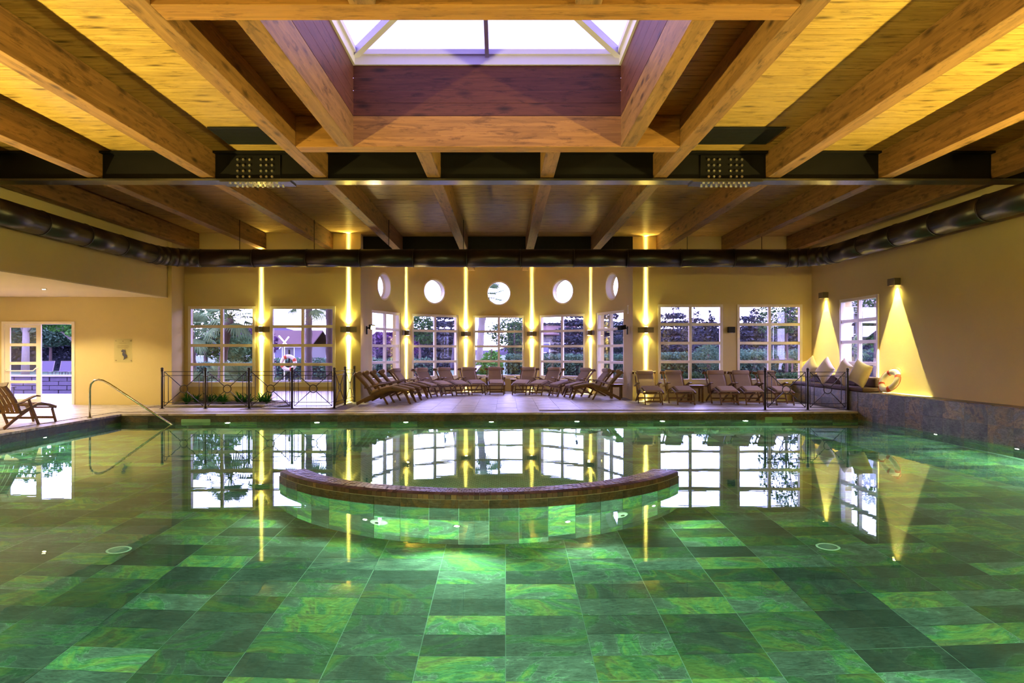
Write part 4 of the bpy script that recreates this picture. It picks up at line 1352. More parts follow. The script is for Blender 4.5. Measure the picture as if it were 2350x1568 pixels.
# ------------------------------------------------------------------ bench cushions
def cushion_box(name, lo, hi, mat, label, cat, group=None, bev=.025):
    c = [(lo[i] + hi[i]) / 2 for i in range(3)]
    o = MB().box([lo[i] - c[i] for i in range(3)], [hi[i] - c[i] for i in range(3)]).obj(name, mat, None, bev, c)
    return tag(o, label, cat, group, 'thing')
ys = [15.95, 17.9, YB - .02]
cushion_box('seat_pad', (8.27, ys[0], LZ), (8.82, ys[1] - .005, LZ + .09), DARKC, 'long dark brown seat pad on the near half of the slate bench', 'seat pad', 'seat pads of the bench')
cushion_box('seat_pad', (8.27, ys[1] + .005, LZ), (8.82, ys[2], LZ + .09), DARKC, 'long dark brown seat pad on the corner half of the slate bench', 'seat pad', 'seat pads of the bench')
for i in range(4):
    y0 = 16.05 + i * .95
    o = cushion_box('back_bolster', (8.62, y0, LZ + .092), (8.83, y0 + .92, LZ + .33), DARKC, 'dark brown back bolster on the bench, %s from the life ring' % ORD[i], 'bolster', 'back bolsters of the bench', .04)
def pillow(loc, rz, tilt, roll, s_, label):
    n_ = 12
    v, f = [], []
    for sd in (1, -1):
        for i in range(n_ + 1):
            for j in range(n_ + 1):
                a, b = i / n_ * 2 - 1, j / n_ * 2 - 1
                h = max(0, (1 - a ** 4) * (1 - b ** 4)) ** .6
                pin = 1 - .10 * (1 - a * a) * abs(b) ** 3
                pin2 = 1 - .10 * (1 - b * b) * abs(a) ** 3
                v.append((a * s_ / 2 * pin2 * 1.0, sd * (.02 + .30 * s_ * h * .55), b * s_ / 2 * pin))
    m_ = n_ + 1
    for sd in range(2):
        for i in range(n_):
            for j in range(n_):
                q = (sd * m_ * m_ + i * m_ + j, sd * m_ * m_ + (i + 1) * m_ + j, sd * m_ * m_ + (i + 1) * m_ + j + 1, sd * m_ * m_ + i * m_ + j + 1)
                f.append(q if sd else tuple(reversed(q)))
    edge = [i * m_ for i in range(m_)] + [(m_ - 1) * m_ + j for j in range(1, m_)] + [i * m_ + m_ - 1 for i in range(m_ - 2, -1, -1)] + [j for j in range(m_ - 2, 0, -1)]
    k_ = len(edge)
    for i in range(k_):
        a, b = edge[i], edge[(i + 1) % k_]
        f.append((a, b, b + m_ * m_, a + m_ * m_))
    o = MB().add(v, f, True).obj('scatter_pillow', PILLOW)
    o.matrix_world = Matrix.Translation(loc) @ Matrix.Rotation(rz, 4, 'Z') @ Matrix.Rotation(tilt, 4, 'X') @ Matrix.Rotation(roll, 4, 'Y')
    tag(o, label, 'pillow', 'big linen pillows on the bench', 'thing')
pz = LZ + .10
pillow((8.47, 19.15, pz + .36), R(-84), R(-16), R(40), .54, 'large cream linen pillow standing on its corner in the bench corner')
pillow((8.45, 18.2, pz + .34), R(-80), R(-16), R(38), .54, 'large cream linen pillow second from the corner of the bench')
pillow((8.43, 17.12, pz + .33), R(-86), R(-14), R(24), .54, 'large cream linen pillow before the bench window, farther one')
pillow((8.43, 16.36, pz + .32), R(-78), R(-14), R(18), .56, 'large cream linen pillow before the bench window, nearest to the life ring')

# life ring leaning on the wall
lr = empty('life_ring', (8.62, 15.45, LZ), 'white life ring with four red bands leaning on the right wall', 'life ring')
mtx = Matrix.Rotation(R(-80), 4, 'Z') @ Matrix.Rotation(R(-27), 4, 'X') @ Matrix.Rotation(R(18), 4, 'Y')
def RP(x, y, z):
    return mtx @ Vector((x, y, z)) + Vector((0, 0, .285))
c = RP(0, 0, 0)
ax, u = mtx @ Vector((1, 0, 0)), mtx @ Vector((0, 0, 1))
Rr, rr = .22, .066
MB().ring(c, ax, u, Rr, rr, 40, 14, rs=.85).obj('ring', WHITEB, lr)
for k in range(4):
    MB().ring(c, ax, u, Rr, rr + .004, 4, 14, 45 + 90 * k - 8, 45 + 90 * k + 8, rs=.87).obj('red_band', REDB, lr)
for k in range(4):
    pts = []
    for q in range(9):
        t = R(45 + 90 * k + 90 * q / 8)
        rad_ = Rr + rr + .008 + .035 * math.sin(math.pi * q / 8)
        pts.append(c + ax * (rad_ * math.cos(t)) + u * (rad_ * math.sin(t)))
    MB().tube(pts, .006, 6).obj('rope', REDB, lr)

# ------------------------------------------------------------------ planter with ferns
pb = struct('trim_2', MB().box((-8.66, 17.52, 0.0), (-6.12, 17.64, .05)).box((-6.22, 17.64, 0), (-6.12, YBL - .003, .05)), DECK, 'pale stone kerb around the fern bed', 'kerb')
tag(MB().box((-8.66, 17.64, -.009), (-6.22, YBL - .003, .035)).obj('soil_bed', SOIL), 'dark planting soil behind the left railing', 'soil', None, 'structure')
FERN = mat_leaf('fern_green', (.010, .05, .008, 1), (.03, .12, .02, 1))
def leaf_strip(base, d, L, w_, droop, n_=4):
    """one arching narrow leaf as two quads per step"""
    side = Vector((-d.y, d.x, 0))
    if side.length < 1e-4: side = Vector((1, 0, 0))
    side.normalize()
    v, f = [], []
    p = Vector(base)
    dd = Vector(d).normalized()
    for i in range(n_ + 1):
        ww = w_ * (1 - (i / n_) ** 2 * .95) * .5
        v += [p - side * ww, p + side * ww]
        p = p + dd * (L / n_)
        dd = (dd + Vector((0, 0, -droop / n_))).normalized()
    for i in range(n_):
        f.append((2 * i, 2 * i + 1, 2 * i + 3, 2 * i + 2))
    return v, f
fr_ = random.Random(3)
NTH = ['leftmost'] + ['%s from the left' % w for w in ('second', 'third', 'fourth', 'fifth', 'sixth', 'seventh', 'eighth', 'ninth')] + ['%s from the right' % w for w in ('eighth', 'seventh', 'sixth', 'fifth', 'fourth', 'third', 'second')] + ['rightmost']
for i in range(17):
    x = -8.5 + i * .137 + fr_.uniform(-.03, .03)
    y = fr_.uniform(17.95, 18.9)
    o = empty('fern', (x, y, .03), 'dark green fern in the bed behind the left railing, %s' % NTH[i], 'fern', 'ferns in the indoor bed')
    for q in range(24):
        a = fr_.uniform(0, 2 * math.pi)
        el = fr_.uniform(.5, 1.3)
        d = Vector((math.cos(a) * math.cos(el), math.sin(a) * math.cos(el), math.sin(el)))
        v, f = leaf_strip((0, 0, 0), d, fr_.uniform(.24, .42), .045, 1.3)
        MB().add(v, f, True).obj('leaf', FERN, o)
# ------------------------------------------------------------------ the garden outside
GZ = -.12
LAWN = mat_plain('lawn_green', (.020, .048, .020), .9, 0, .2, .3, 2)
PAVE = mat_plain('pale_terrace_stone', (.19, .18, .185), .8, 0, .3, .15, 2)
BARK = mat_plain('bark', (.075, .055, .05), .95, 0, .1, .3, 8)
BARKP = mat_plain('lit_pale_bark', (.17, .155, .145), .9, 0, .1, .2, 8)  # paler bark copy, the light on the trunks put into the colour
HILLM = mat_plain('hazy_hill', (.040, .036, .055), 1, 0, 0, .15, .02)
CONIF = mat_leaf('conifer_dark', (.012, .016, .022, 1), (.035, .040, .050, 1), .1)
DECI = mat_leaf('deciduous_green', (.014, .036, .016, 1), (.05, .095, .035, 1), .25)
DECIB = mat_leaf('bright_green', (.03, .11, .02, 1), (.09, .24, .05, 1), .3)
PALMG = mat_leaf('palm_green', (.045, .085, .040, 1), (.13, .20, .09, 1), .2)
HEDGE = mat_leaf('hedge_green', (.022, .055, .034, 1), (.075, .14, .09, 1), .2)
PURP = mat_leaf('purple_leaved', (.03, .014, .04, 1), (.07, .035, .09, 1), .2)
gr = struct('ground', MB().prism([(-120, YB + .31), (-120, 600), (120, 600), (120, YB + .31), (120, -20), (9.5, -20), (9.5, YB + .31)], GZ - .3, GZ), LAWN, 'garden lawn around the pool hall', 'lawn')
struct('ground.001', MB().prism([(-40, 5), (-14.55, 5), (-14.55, YA + .31), (-9.40, YA + .31), (-9.40, 23.6), (-40, 23.6)], GZ, -.03), PAVE, 'pale stone terrace outside the glass door', 'terrace')
struct('ground.002', MB().box((-9.3, YBL + .31, GZ), (-4.6, 20.2, -.03)), PAVE, 'pale paving strip outside the left windows', 'paving')
struct('water.002', MB().add([(-9.3, 20.2, -.11), (-4.6, 20.2, -.11), (-4.0, 25.05, -.11), (-9.3, 25.05, -.11)], [(0, 1, 2, 3)]), WATER, 'bright outdoor pool water beyond the left windows', 'water')
def ridge(name, y, x0, x1, f_, label):
    n_ = 60
    v, f = [], []
    for i in range(n_ + 1):
        x = x0 + (x1 - x0) * i / n_
        h = f_(i / n_, x)
        v += [(x, y, GZ - .2), (x, y, h * .45), (x, y + 18, h), (x, y + 60, GZ - .2)]
    for i in range(n_):
        for j in range(3):
            f.append((i * 4 + j, (i + 1) * 4 + j, (i + 1) * 4 + j + 1, i * 4 + j + 1))
    f += [(0, 1, 2, 3), tuple(n_ * 4 + j for j in (3, 2, 1, 0))]
    tag(MB().add(v, f, True).obj(name, HILLM), label, 'hill', None, 'thing')
ridge('hill', 330, -230, -20, lambda t, x: 2 + 13 * math.exp(-((x + 128) / 34) ** 2) + 6 * math.exp(-((x + 70) / 30) ** 2) + math.sin(x * .21) * .5, 'hazy lavender hill behind the left palms')
ridge('hill', 340, -20, 120, lambda t, x: 2 + 13.5 * math.exp(-((x - 24) / 17) ** 2) + 4 * math.exp(-((x - 80) / 30) ** 2) + math.sin(x * .3) * .4, 'hazy lavender hill seen through the bay')

tr = random.Random(11)
def leaf_cloud(blobs, n_, size, stretch=1.0):
    """many small real leaves scattered through ellipsoids"""
    v, f = [], []
    tot = sum(b[3] * b[4] * b[5] for b in blobs)
    for cx_, cy_, cz_, rx, ry, rz_ in blobs:
        m_ = max(8, int(n_ * rx * ry * rz_ / tot))
        for _ in range(m_):
            while True:
                a, b, c_ = tr.uniform(-1, 1), tr.uniform(-1, 1), tr.uniform(-1, 1)
                q = a * a + b * b + c_ * c_
                if q < 1 and q > tr.random() * .75: break
            p = Vector((cx_ + a * rx, cy_ + b * ry, cz_ + c_ * rz_))
            d1 = Vector((tr.gauss(0, 1), tr.gauss(0, 1), tr.gauss(0, .6))).normalized()
            d2 = d1.cross(Vector((tr.gauss(0, 1), tr.gauss(0, 1), tr.gauss(0, 1)))).normalized()
            s_ = size * tr.uniform(.6, 1.3)
            b0 = len(v)
            v += [p - d1 * s_ * stretch, p - d2 * s_ * .45, p + d1 * s_ * stretch, p + d2 * s_ * .45]
            f.append((b0, b0 + 1, b0 + 2, b0 + 3))
    return MB().add(v, f)
def tree(name, loc, h, crown, mat, label, n_=2600, size=.13, bark=None, trunk_r=.12, lean=(0, 0), group='trees in the garden'):
    o = empty(name, (loc[0], loc[1], GZ), label, 'tree', group)
    top = Vector((lean[0], lean[1], h * .75))
    tk = MB().tube([(0, 0, -.05), top * .4 + Vector((.05, 0, 0)), top], [trunk_r, trunk_r * .8, trunk_r * .35], 9)
    t_ = tk.obj('trunk', bark or BARK, o)
    for bx, by, bz, rx, ry, rz_ in crown[:5]:
        s_ = top * .45
        MB().tube([s_, (s_ + Vector((bx, by, bz))) / 2 + Vector((0, 0, .1)), (bx, by, bz)], [trunk_r * .45, trunk_r * .3, trunk_r * .12], 6).obj('branch', bark or BARK, o)
    cr = leaf_cloud(crown, n_, size).obj('crown', mat, o)
    cr['kind'] = 'stuff'
    return o
def conifer(loc, h, r_, label, mat=CONIF, n_=10000, size=.165):
    blobs = []
    m_ = 9
    for i in range(m_):
        t = i / (m_ - 1)
        rad_ = r_ * (1 - t) ** .8 + .12
        for k in range(5 if t < .8 else 2):
            a = k * 2 * math.pi / 5 + i * .7
            blobs.append((math.cos(a) * rad_ * .6, math.sin(a) * rad_ * .6, .5 + (h - .5) * t, rad_ * .55, rad_ * .55, .26 + .1 * (1 - t)))
    o = empty('conifer', (loc[0], loc[1], GZ), label, 'tree', 'trees in the garden')
    MB().tube([(0, 0, -.05), (0, 0, h * .96)], [.14, .03], 8).obj('trunk', BARK, o)
    c = leaf_cloud(blobs, n_, size).obj('crown', mat, o)
    c['kind'] = 'stuff'
def fan_frond(mb, base, d, petiole, rad_, blades=15, spread=150, sag=.25):
    d = d.normalized()
    side = Vector((-d.y, d.x, 0))
    side = side.normalized() if side.length > 1e-4 else Vector((1, 0, 0))
    nrm = side.cross(d)
    hub = Vector(base) + d * petiole
    mb.tube([base, Vector(base) + d * petiole * .5 + Vector((0, 0, .03)), hub], [.018, .014, .010], 5)
    for i in range(blades):
        a = R(-spread / 2 + spread * i / (blades - 1))
        q = d * math.cos(a) + side * math.sin(a)
        w_ = rad_ * .045
        L = rad_ * (1 - .25 * abs(a) / R(spread / 2)) * tr.uniform(.9, 1.05)
        s2 = nrm.cross(q).normalized()
        m1, tip = hub + q * L * .6 - Vector((0, 0, sag * L * .2)), hub + q * L - Vector((0, 0, sag * L * .75))
        mb.add([hub - s2 * w_ * .3, m1 - s2 * w_, tip, m1 + s2 * w_, hub + s2 * w_ * .3], [(0, 1, 3, 4), (1, 2, 3)])
def palm(loc, h, label, lean=(0, 0), fronds=20, petiole=.55, rad_=.62, tr_r=.12, bark=None):
    o = empty('fan_palm', (loc[0], loc[1], GZ), label, 'palm', 'fan palms in the garden')
    top = Vector((lean[0], lean[1], h))
    tk = MB()
    n_ = 14
    pts = [Vector((lean[0] * (i / n_) ** 1.5, lean[1] * (i / n_) ** 1.5, -.05 + h * i / n_)) for i in range(n_ + 1)]
    tk.tube(pts, [tr_r * (1.15 if i % 2 else .95) for i in range(n_ + 1)], 10)
    tk.obj('trunk', bark or BARK, o)
    for i in range(fronds):
        a = i * 2.39996
        el = 1.25 - 2.0 * (i / fronds)
        d = Vector((math.cos(a) * math.cos(el), math.sin(a) * math.cos(el), math.sin(el)))
        mb = MB()
        fan_frond(mb, top, d, petiole * tr.uniform(.85, 1.1), rad_ * tr.uniform(.9, 1.1), sag=.35 + max(0, .4 - el) * .4)
        mb.obj('frond', PALMG, o)
def fan_bush(loc, label, n_=18, petiole=.8, rad_=.62):
    o = empty('fan_palm_bush', (loc[0], loc[1], GZ), label, 'shrub', 'low fan palms outside the left window')
    for i in range(n_):
        a = i * 2.39996
        el = 1.35 - 1.0 * (i / n_)
        d = Vector((math.cos(a) * math.cos(el), math.sin(a) * math.cos(el), math.sin(el)))
        mb = MB()
        fan_frond(mb, Vector((0, 0, .1)), d, petiole * tr.uniform(.8, 1.2), rad_, sag=.2)
        mb.obj('frond', PALMG, o)
def hedge(x0, x1, y0, y1, h, n_, label, mat=HEDGE, size=.07, rz=0, z0=GZ):
    v, f = [], []
    for _ in range(n_):
        u_, q_ = tr.random(), tr.random()
        p = Vector((tr.uniform(x0, x1), tr.uniform(y0, y1), z0 + h * math.sqrt(tr.random())))
        if tr.random() < .55: p.y = y0 + tr.uniform(-.06, .10)
        elif tr.random() < .5: p.z = z0 + h + tr.uniform(-.12, .08)
        d1 = Vector((tr.gauss(0, 1), tr.gauss(0, 1), tr.gauss(0, 1))).normalized()
        d2 = d1.cross(Vector((tr.gauss(0, 1), tr.gauss(0, 1), tr.gauss(0, 1)))).normalized()
        s_ = size * tr.uniform(.6, 1.4)
        b0 = len(v)
        v += [p - d1 * s_, p - d2 * s_ * .5, p + d1 * s_, p + d2 * s_ * .5]
        f.append((b0, b0 + 1, b0 + 2, b0 + 3))
    mb = MB().add(v, f)
    o = empty('hedge', ((x0 + x1) / 2, (y0 + y1) / 2, z0), label, 'hedge', 'hedges in the garden')
    off = Vector(o.location)
    mb.v = [tuple(Vector(q) - off) for q in mb.v]
    mb.obj('foliage', mat, o)['kind'] = 'stuff'
    MB().box((x0 - off.x + .08, y0 - off.y + .14, -.02), (x1 - off.x - .08, y1 - off.y, h * .9)).obj('twig_core', CONIF, o)
def X(px, Y): return (px - VX) * Y / F_PX
# left windows
palm((X(505, 24.3), 24.3), 2.75, 'leaning fan palm outside the first left window', (.35, 0), 22, .6, .66)
palm((X(709, 27.5), 27.5), 3.55, 'fan palm outside the second left window, left trunk', (0, 0), 20, .6, .62)
palm((X(757, 26), 26), 4.6, 'tall fan palm outside the second left window, right trunk', (0, 0), 20, .6, .66, .14)
palm((X(444, 25.5), 25.5), 2.3, 'short fan palm at the left edge of the first window', (-.1, 0), 20, .55, .6)
fan_bush((X(556, 22.6), 22.6), 'low fan palm bush behind the right panes of the first left window')
fan_bush((X(450, 22.3), 22.3), 'low fan palm bush behind the left panes of the first left window', 15, .5, .5)
fan_bush((X(520, 26.5), 26.5), 'low fan palm bush behind the leaning palm', 14, .7, .6)
tree('round_tree', (X(470, 33), 33), 3.6, [(0, 0, 2.6, 1.5, 1.2, 1.3), (.9, .2, 2.0, 1.1, 1, 1)], DECI, 'round green tree behind the palms of the first left window')
tree('round_tree', (X(560, 38), 38), 2.4, [(0, 0, 1.6, 1.0, 1, .8)], DECI, 'small olive green tree before the hill', 1400)
tree('purple_tree', (X(585, 42), 42), 3.4, [(-.4, 0, 2.3, .9, .8, .8), (.5, 0, 2.0, .9, .8, .9), (.2, 0, 2.9, .5, .5, .6)], PURP, 'dark purple leaved tree before the hill', 1800)
hedge(X(425, 29), X(600, 29), 29, 29.8, 1.0, 2200, 'low hedge behind the left palms')
# house beyond the second left window
HOUSEW = mat_plain('pale_house_render', (.075, .072, .075), .9)
def house(loc, W, D, H, rh, label, n_win):
    WALLM, ROOFM = HOUSEW, ROOF
    o = empty('house', loc, label, 'house', 'houses beyond the garden')
    MB().box((-W / 2, 0, 0), (W / 2, D, H)).obj('wall', WALLM, o)
    e_ = .5
    v = [(-W / 2 - e_, -e_, H - .1), (W / 2 + e_, -e_, H - .1), (W / 2 + e_, D + e_, H - .1), (-W / 2 - e_, D + e_, H - .1), (-W / 2 - e_, D / 2, H + rh), (W / 2 + e_, D / 2, H + rh)]
    v += [(x, y, z + .12) for x, y, z in v]
    MB().add(v, [(0, 1, 5, 4), (2, 3, 4, 5), (7, 6, 10, 11), (9, 8, 11, 10), (0, 6, 7, 1), (2, 8, 9, 3), (0, 4, 10, 6), (4, 3, 9, 10), (1, 7, 11, 5), (5, 11, 8, 2)]).obj('roof', ROOFM, o)
    for q in range(n_win):
        x = -W / 2 + W * (q + .5) / n_win
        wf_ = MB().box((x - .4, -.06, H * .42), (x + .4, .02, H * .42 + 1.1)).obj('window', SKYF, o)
        MB().box((x - .33, -.07, H * .42 + .07), (x + .33, -.061, H * .42 + 1.03)).obj('pane', INK, wf_)
    MB().box((W * .2, D * .35, H), (W * .2 + .5, D * .35 + .5, H + rh + .7)).obj('chimney', WALLM, o)
ROOF = mat_plain('red_brown_roof_tile', (.030, .012, .014), .8, 0, .2, .2, 3)
house((X(662, 62), 62, GZ), 3.6, 6, 2.2, 1.25, 'low white house with red roof beyond the second left window', 2)
house((X(738, 70), 70, GZ), 3.2, 5, 2.1, .9, 'farther low house with red roof beyond the palm trunks', 2)
house((X(1275, 75), 75, GZ), 4.0, 6, 3.4, 1.0, 'house with red roof half hidden behind the hedge of the bay', 2)
hedge(X(625, 33), X(1000, 33), 33, 33.8, 1.15, 3600, 'hedge along the outdoor pool')
# outdoor pool surround with slatted bridge and a rescue ring
STW = mat_plain('bluish_garden_stone', (.06, .055, .085), .9, 0, .2, .3, 4)
o = empty('pool_parapet', (X(695, 25.1), 25.1, GZ), 'low dark stone parapet of the outdoor pool', 'parapet')
for q in range(9):
    MB().box((-2.6 + q * .58 + .006, 0, 0), (-2.6 + (q + 1) * .58 - .006, .35, .42)).obj('stone', STW, o)
MB().box((-2.65, -.04, .421), (2.65, .39, .48)).obj('cap', PAVE, o)
lr2 = empty('life_ring', (X(661, 24.9), 24.95, .38), 'white and red life ring outside the second left window', 'life ring')
MB().ring((0, 0, .62), (1, 0, 0), (0, 0, 1), .24, .07, 32, 10).obj('ring', WHITEB, lr2)
for k in range(4):
    MB().ring((0, 0, .62), (1, 0, 0), (0, 0, 1), .24, .074, 4, 10, 15 + 90 * k, 37 + 90 * k).obj('red_band', REDB, lr2)
MB().box((-.03, .08, -.1), (.03, .13, 1.1)).obj('stand', BLACKP, lr2)
def out_rail(p, q, label):
    o = empty('garden_railing', (*p, GZ), label, 'railing', 'railings in the garden')
    d = Vector((q[0] - p[0], q[1] - p[1], 0))
    m_ = max(2, int(d.length / 1.1))
    for i in range(m_ + 1):
        c = d * i / m_
        MB().tube([c, c + Vector((0, 0, 1.15))], .025, 8).ball(c + Vector((0, 0, 1.18)), .04, 8, 6).obj('post', FENCE, o)
    for z in (.2, .98, 1.08):
        MB().tube([Vector((0, 0, z)), d + Vector((0, 0, z))], .01, 6).obj('rail', FENCE, o)
out_rail((X(632, 26.4), 26.4), (X(765, 27.4), 27.4), 'dark iron railing around the outdoor pool')
out_rail((X(850, 30.6), 30.6), (X(1000, 30.9), 30.9), 'dark iron railing outside the left bay windows')
# swing frame
o = empty('white_swing_frame', (X(678, 31), 31, GZ), 'white play frame with slanting poles beyond the outdoor pool', 'play frame')
for a, b in (((-.5, 0, 0), (-.5, 0, 1.75)), ((.35, 0, 0), (.35, 0, 1.75)), ((-.5, 0, 1.75), (.35, 0, 1.75))):
    MB().tube([a, b], .025, 8).obj('pole', WHITEB, o)
MB().tube([(-.75, 0, 2.25), (-.35, .1, 1.75)], .035, 8).obj('slanted_pole', WHITEB, o)
MB().tube([(-.3, 0, 2.2), (-.75, .1, 1.65)], .035, 8).obj('slanted_pole', WHITEB, o)
# bay windows
conifer((X(1020, 60), 60), 6.0, 2.4, 'broad dark conifer behind the second bay window')
tree('round_tree', (X(962, 52), 52), 4.6, [(0, 0, 3.7, 1.0, .9, .9), (.4, 0, 2.7, .8, .8, .6)], DECI, 'slim young tree behind the second bay window', 900, .17)
tree('round_tree', (X(870, 40), 40), 2.6, [(0, 0, 1.7, 1.4, 1, .9), (1.1, 0, 1.5, 1, 1, .8)], PURP, 'purple shrubby tree behind the leftmost bay window', 1800)
palm((X(1098, 31), 31), 3.95, 'fan palm with pale lit trunk behind the middle bay window', (.25, 0), 20, .6, .7, .15, BARKP)
tree('round_tree', (X(1128, 30), 30), 2.2, [(0, 0, .9, .5, .5, .7), (-.6, 0, .6, .5, .4, .5)], DECIB, 'bright green shrub at the foot of the pale palm', 1200, .10)
tree('round_tree', (X(1180, 62), 62), 5.2, [(0, 0, 3.1, 2.1, 1.5, 1.7), (1.3, 0, 3.7, 1.2, 1.0, 1.0), (-1.3, 0, 3.3, 1.2, 1.0, 1.0)], DECI, 'loose dark tree behind the middle bay window')
conifer((X(1322, 60), 60), 6.2, 2.7, 'broad dark conifer behind the fourth bay window')
conifer((X(1398, 66), 66), 6.4, 2.5, 'dark conifer behind the rightmost bay window')
conifer((X(1462, 60), 60), 6.4, 2.6, 'dark conifer between bay and right windows')
hedge(X(1160, 30), X(1480, 30), 30, 30.9, 1.35, 5200, 'clipped hedge behind the bay')
# outdoor loungers, parasol
SLING = mat_plain('violet_sling_fabric', (.018, .014, .034), .8)
SLINGW = mat_plain('white_sling_fabric', (.22, .22, .25), .8)
def sling(loc, rz, label, mat, frame, s_=1.0):
    o = empty('sling_lounger', loc, label, 'lounger', 'garden loungers', rz)
    fm = MB()
    for sy in (-1, 1):
        y = sy * .32 * s_
        fm.bar((0, y, .33), (1.25 * s_, y, .33), .035, .04).bar((1.2 * s_, y, .33), (1.75 * s_, y, .95), .035, .04)
    fm.bar((1.75 * s_, -.32 * s_, .95), (1.75 * s_, .32 * s_, .95), .04, .035)
    fm.obj('frame', frame, o)
    for x in (.1, 1.15):
        for sy in (-1, 1):
            MB().bar((x, sy * .31 * s_, .33), (x, sy * .31 * s_, 0), .035, .035).obj('leg', frame, o)
    MB().add([(0, -.3 * s_, .345), (1.2 * s_, -.3 * s_, .345), (1.2 * s_, .3 * s_, .345), (0, .3 * s_, .345), (1.74 * s_, -.3 * s_, .955), (1.74 * s_, .3 * s_, .955),
              (0, -.3 * s_, .33), (1.2 * s_, -.3 * s_, .33), (1.2 * s_, .3 * s_, .33), (0, .3 * s_, .33), (1.75 * s_, -.3 * s_, .94), (1.75 * s_, .3 * s_, .94)],
             [(0, 1, 2, 3), (1, 4, 5, 2), (9, 8, 7, 6), (8, 11, 10, 7), (3, 2, 8, 9), (2, 5, 11, 8), (0, 6, 7, 1), (1, 7, 10, 4), (4, 10, 11, 5), (0, 3, 9, 6)]).obj('sling', mat, o)
for i, px in enumerate((1012, 1030, 1047)):
    yq = 27.0 + i * .85
    sling((X(px, yq) - .7, yq, GZ), R(20), '%s white garden lounger outside the second bay window' % ('left', 'middle', 'right')[i], SLINGW, FENCE)
um = empty('closed_parasol', (X(1043, 30), 30, GZ), 'closed violet parasol outside the second bay window', 'parasol')
MB().tube([(0, 0, 0), (0, 0, 2.25)], .022, 8).obj('pole', FENCE, um)
MB().tube([(0, 0, .75), (.03, 0, .85), (0, 0, 1.5), (0, 0, 2.2)], [.20, .22, .11, .03], 10).obj('canopy', SLING, um)
# right windows
conifer((X(1545, 60), 60), 6.0, 2.7, 'dark conifer at the left of the first right window')
conifer((X(1628, 54), 54), 4.6, 1.5, 'pointed dark conifer at the right of the first right window')
conifer((X(1592, 72), 72), 6.2, 2.8, 'farther dark conifer behind the first right window')
conifer((X(1725, 56), 56), 5.4, 2.3, 'broad cedar behind the second right window')
tree('round_tree', (X(1803, 26.5), 26.5), 4.6, [(0, 0, 3.2, 1.0, .8, 1.0), (.3, 0, 4.1, .7, .6, .7), (-.5, 0, 2.6, .6, .6, .6)], DECI, 'young tree with thin trunk close behind the second right window', 1800, .075, None, .07)
tree('round_tree', (X(1790, 66), 66), 5.8, [(0, 0, 3.4, 3.2, 1.6, 2.1)], CONIF, 'dark leafy tree far behind the second right window')
hedge(X(1455, 78), X(1960, 78), 78, 80, 4.0, 8000, 'dark belt of trees far behind the right windows', CONIF, .20)
hedge(X(1165, 78), X(1450, 78), 78, 80, 4.7, 6500, 'dark belt of trees far behind the bay', CONIF, .20)
hedge(X(860, 70), X(1060, 70), 70, 72, 3.4, 3000, 'dark belt of shrubs far behind the left bay windows', PURP, .24)
hedge(X(1480, 28), X(1900, 28), 28, 29, 1.42, 6500, 'tall clipped hedge behind the right windows')
hedge(X(1500, 23.6), X(1850, 23.6), 23.6, 24.2, .72, 4200, 'low loose shrub row close outside the right windows', DECI, .06)
tree('round_tree', (X(1625, 27.2), 27.2), 1.9, [(0, 0, 1.3, .6, .5, .55)], HEDGE, 'rounded shrub growing out of the hedge', 1100, .06)
o = empty('wooden_trellis', (X(1790, 25.2), 25.2, GZ), 'small wooden trellis frame around the young tree', 'trellis')
for a, b in (((-.45, 0, 0), (-.45, 0, 1.25)), ((.45, 0, 0), (.45, 0, 1.25)), ((-.5, 0, 1.25), (.5, 0, 1.25))):
    MB().bar(a, b, .05, .05).obj('post' if a[2] == 0 else 'rail', BARK, o)
# right wall window: pergola and trees
o = empty('garden_pavilion', (17.6, 33.0, GZ), 'white garden pavilion with posts beyond the right wall window', 'pavilion')
for x in (-1.4, 1.4):
    for y in (-1.4, 1.4):
        MB().box((x - .09, y - .09, 0), (x + .09, y + .09, 3.0)).obj('post', HOUSEW, o)
MB().box((-1.7, -1.7, 3.0), (1.7, 1.7, 3.25)).obj('beam_frame', HOUSEW, o)
MB().add([(-1.9, -1.9, 3.25), (1.9, -1.9, 3.25), (1.9, 1.9, 3.25), (-1.9, 1.9, 3.25), (0, 0, 4.3)], [(3, 2, 1, 0), (0, 1, 4), (1, 2, 4), (2, 3, 4), (3, 0, 4)]).obj('roof', HOUSEW, o)
conifer((22.8, 44), 5.4, 2.2, 'dark conifer far behind the right wall window, nearer one')
conifer((20.0, 47), 5.6, 2.2, 'dark conifer far behind the right wall window, farther one')
tree('round_tree', (14.6, 27.2), 4.6, [(0, 0, 3.6, .9, .9, .8), (.5, .3, 2.5, .9, .9, .9)], DECI, 'leafy tree behind the right wall window', 2000, .09)
tree('round_tree', (16.5, 29.0), 3.2, [(0, 0, 1.9, 1.0, 1, .9)], DECIB, 'bright green shrub behind the right wall window', 1500, .09)
palm((15.2, 30.2), 1.6, 'small fan palm behind the right wall window', (0, 0), 14, .4, .5, .08)
hedge(11.5, 26, 37, 38, 1.6, 3500, 'hedge far beyond the right wall window')
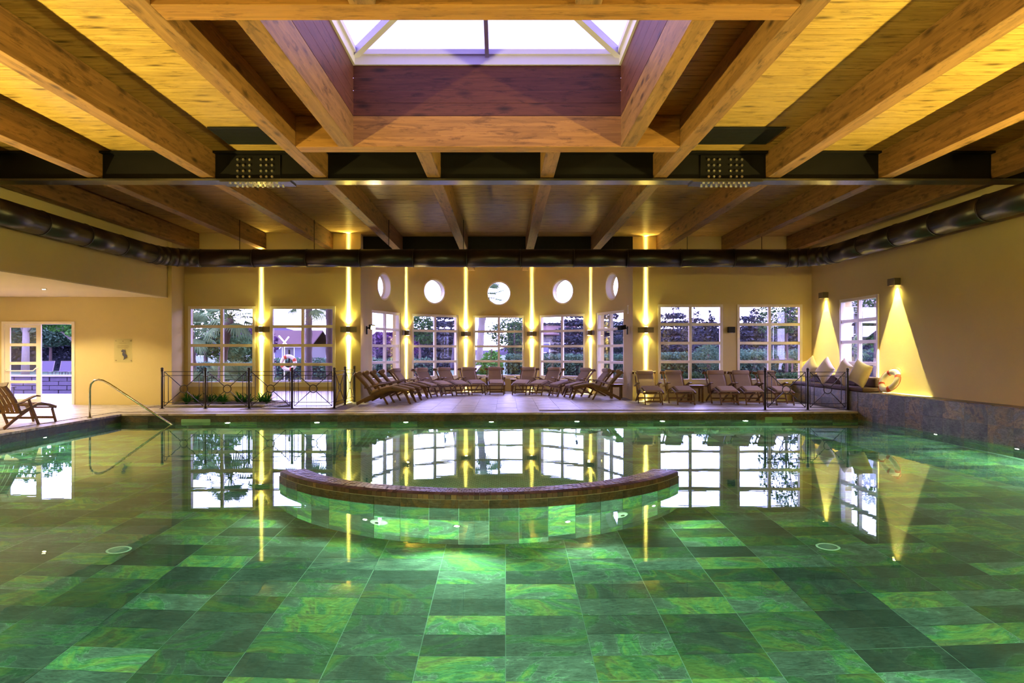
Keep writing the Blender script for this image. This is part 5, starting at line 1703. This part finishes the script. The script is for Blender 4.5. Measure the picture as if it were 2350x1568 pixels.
# outside the alcove door
o = empty('garden_wall', (-15.6, 24.2, GZ), 'bluish rough stone retaining wall outside the glass door', 'wall')
for row in range(4):
    for q in range(11):
        x = -2.6 + q * .62 + (row % 2) * .30
        MB().box((x + .012, tr.uniform(0, .03), .02 + row * .155 + .008), (x + .608, .4, .02 + (row + 1) * .155 - .008)).obj('stone', STW, o, .012)
MB().box((-2.9, -.05, .648), (4.9, .6, .70)).obj('cap', PAVE, o)
sg = GZ + .02
sling((X(116, 42), 41.2, sg - .02), R(112), 'violet sling lounger on the lawn outside the door, left of the pair', SLING, FENCE, 1.0)
sling((X(160, 42), 41.2, sg - .02), R(112), 'violet sling lounger on the lawn outside the door, right of the pair', SLING, FENCE, 1.0)
o = empty('garden_stool', (X(139, 42), 42.6, sg - .02), 'dark small table between the violet loungers', 'table')
MB().box((-.22, -.2, .28), (.22, .2, .32)).obj('top', FENCE, o)
for sx in (-1, 1):
    for sy in (-1, 1):
        MB().box((sx * .19 - .02, sy * .17 - .02, 0), (sx * .19 + .02, sy * .17 + .02, .28)).obj('leg', FENCE, o)
sling((X(30, 21.6), 21.4, -.03), R(160), 'violet sling lounger on the terrace behind the door panes', SLING, FENCE, .7)
tree('pale_trunk_tree', (X(58, 46), 46), 8.0, [(-.9, 0, 4.3, 2.0, 1.5, 1.3), (1.6, 0, 4.6, 2.0, 1.4, 1.4), (.4, 0, 5.8, 2.2, 1.6, 1.2)], DECI, 'tree with pale lit trunk behind the door panes', 4200, .15, BARKP, .26)
tree('pale_trunk_tree', (X(170, 47), 47), 6.5, [(-.9, -.4, 3.5, 1.3, .9, .6), (-2.0, -.5, 3.9, 1.5, 1.0, .8), (.3, -.2, 2.9, .8, .7, .4), (.6, 0, 5.0, 1.8, 1.4, 1.2)], DECIB, 'tree with bright green leaves right in the door opening', 5200, .12, BARKP, .17)
tree('round_tree', (X(115, 53), 53), 5.4, [(0, 0, 3.2, 2.6, 1.5, 1.3), (-3.2, 0, 3.2, 2.4, 1.5, 1.4), (2.6, 0, 3.4, 2.4, 1.3, 1.5)], HEDGE, 'grey green tree above the dark hedge outside the door', 7000, .17)
hedge(X(-60, 55), X(240, 55), 56, 58, 4.2, 6500, 'tall dark hedge outside the glass door', CONIF, .15)
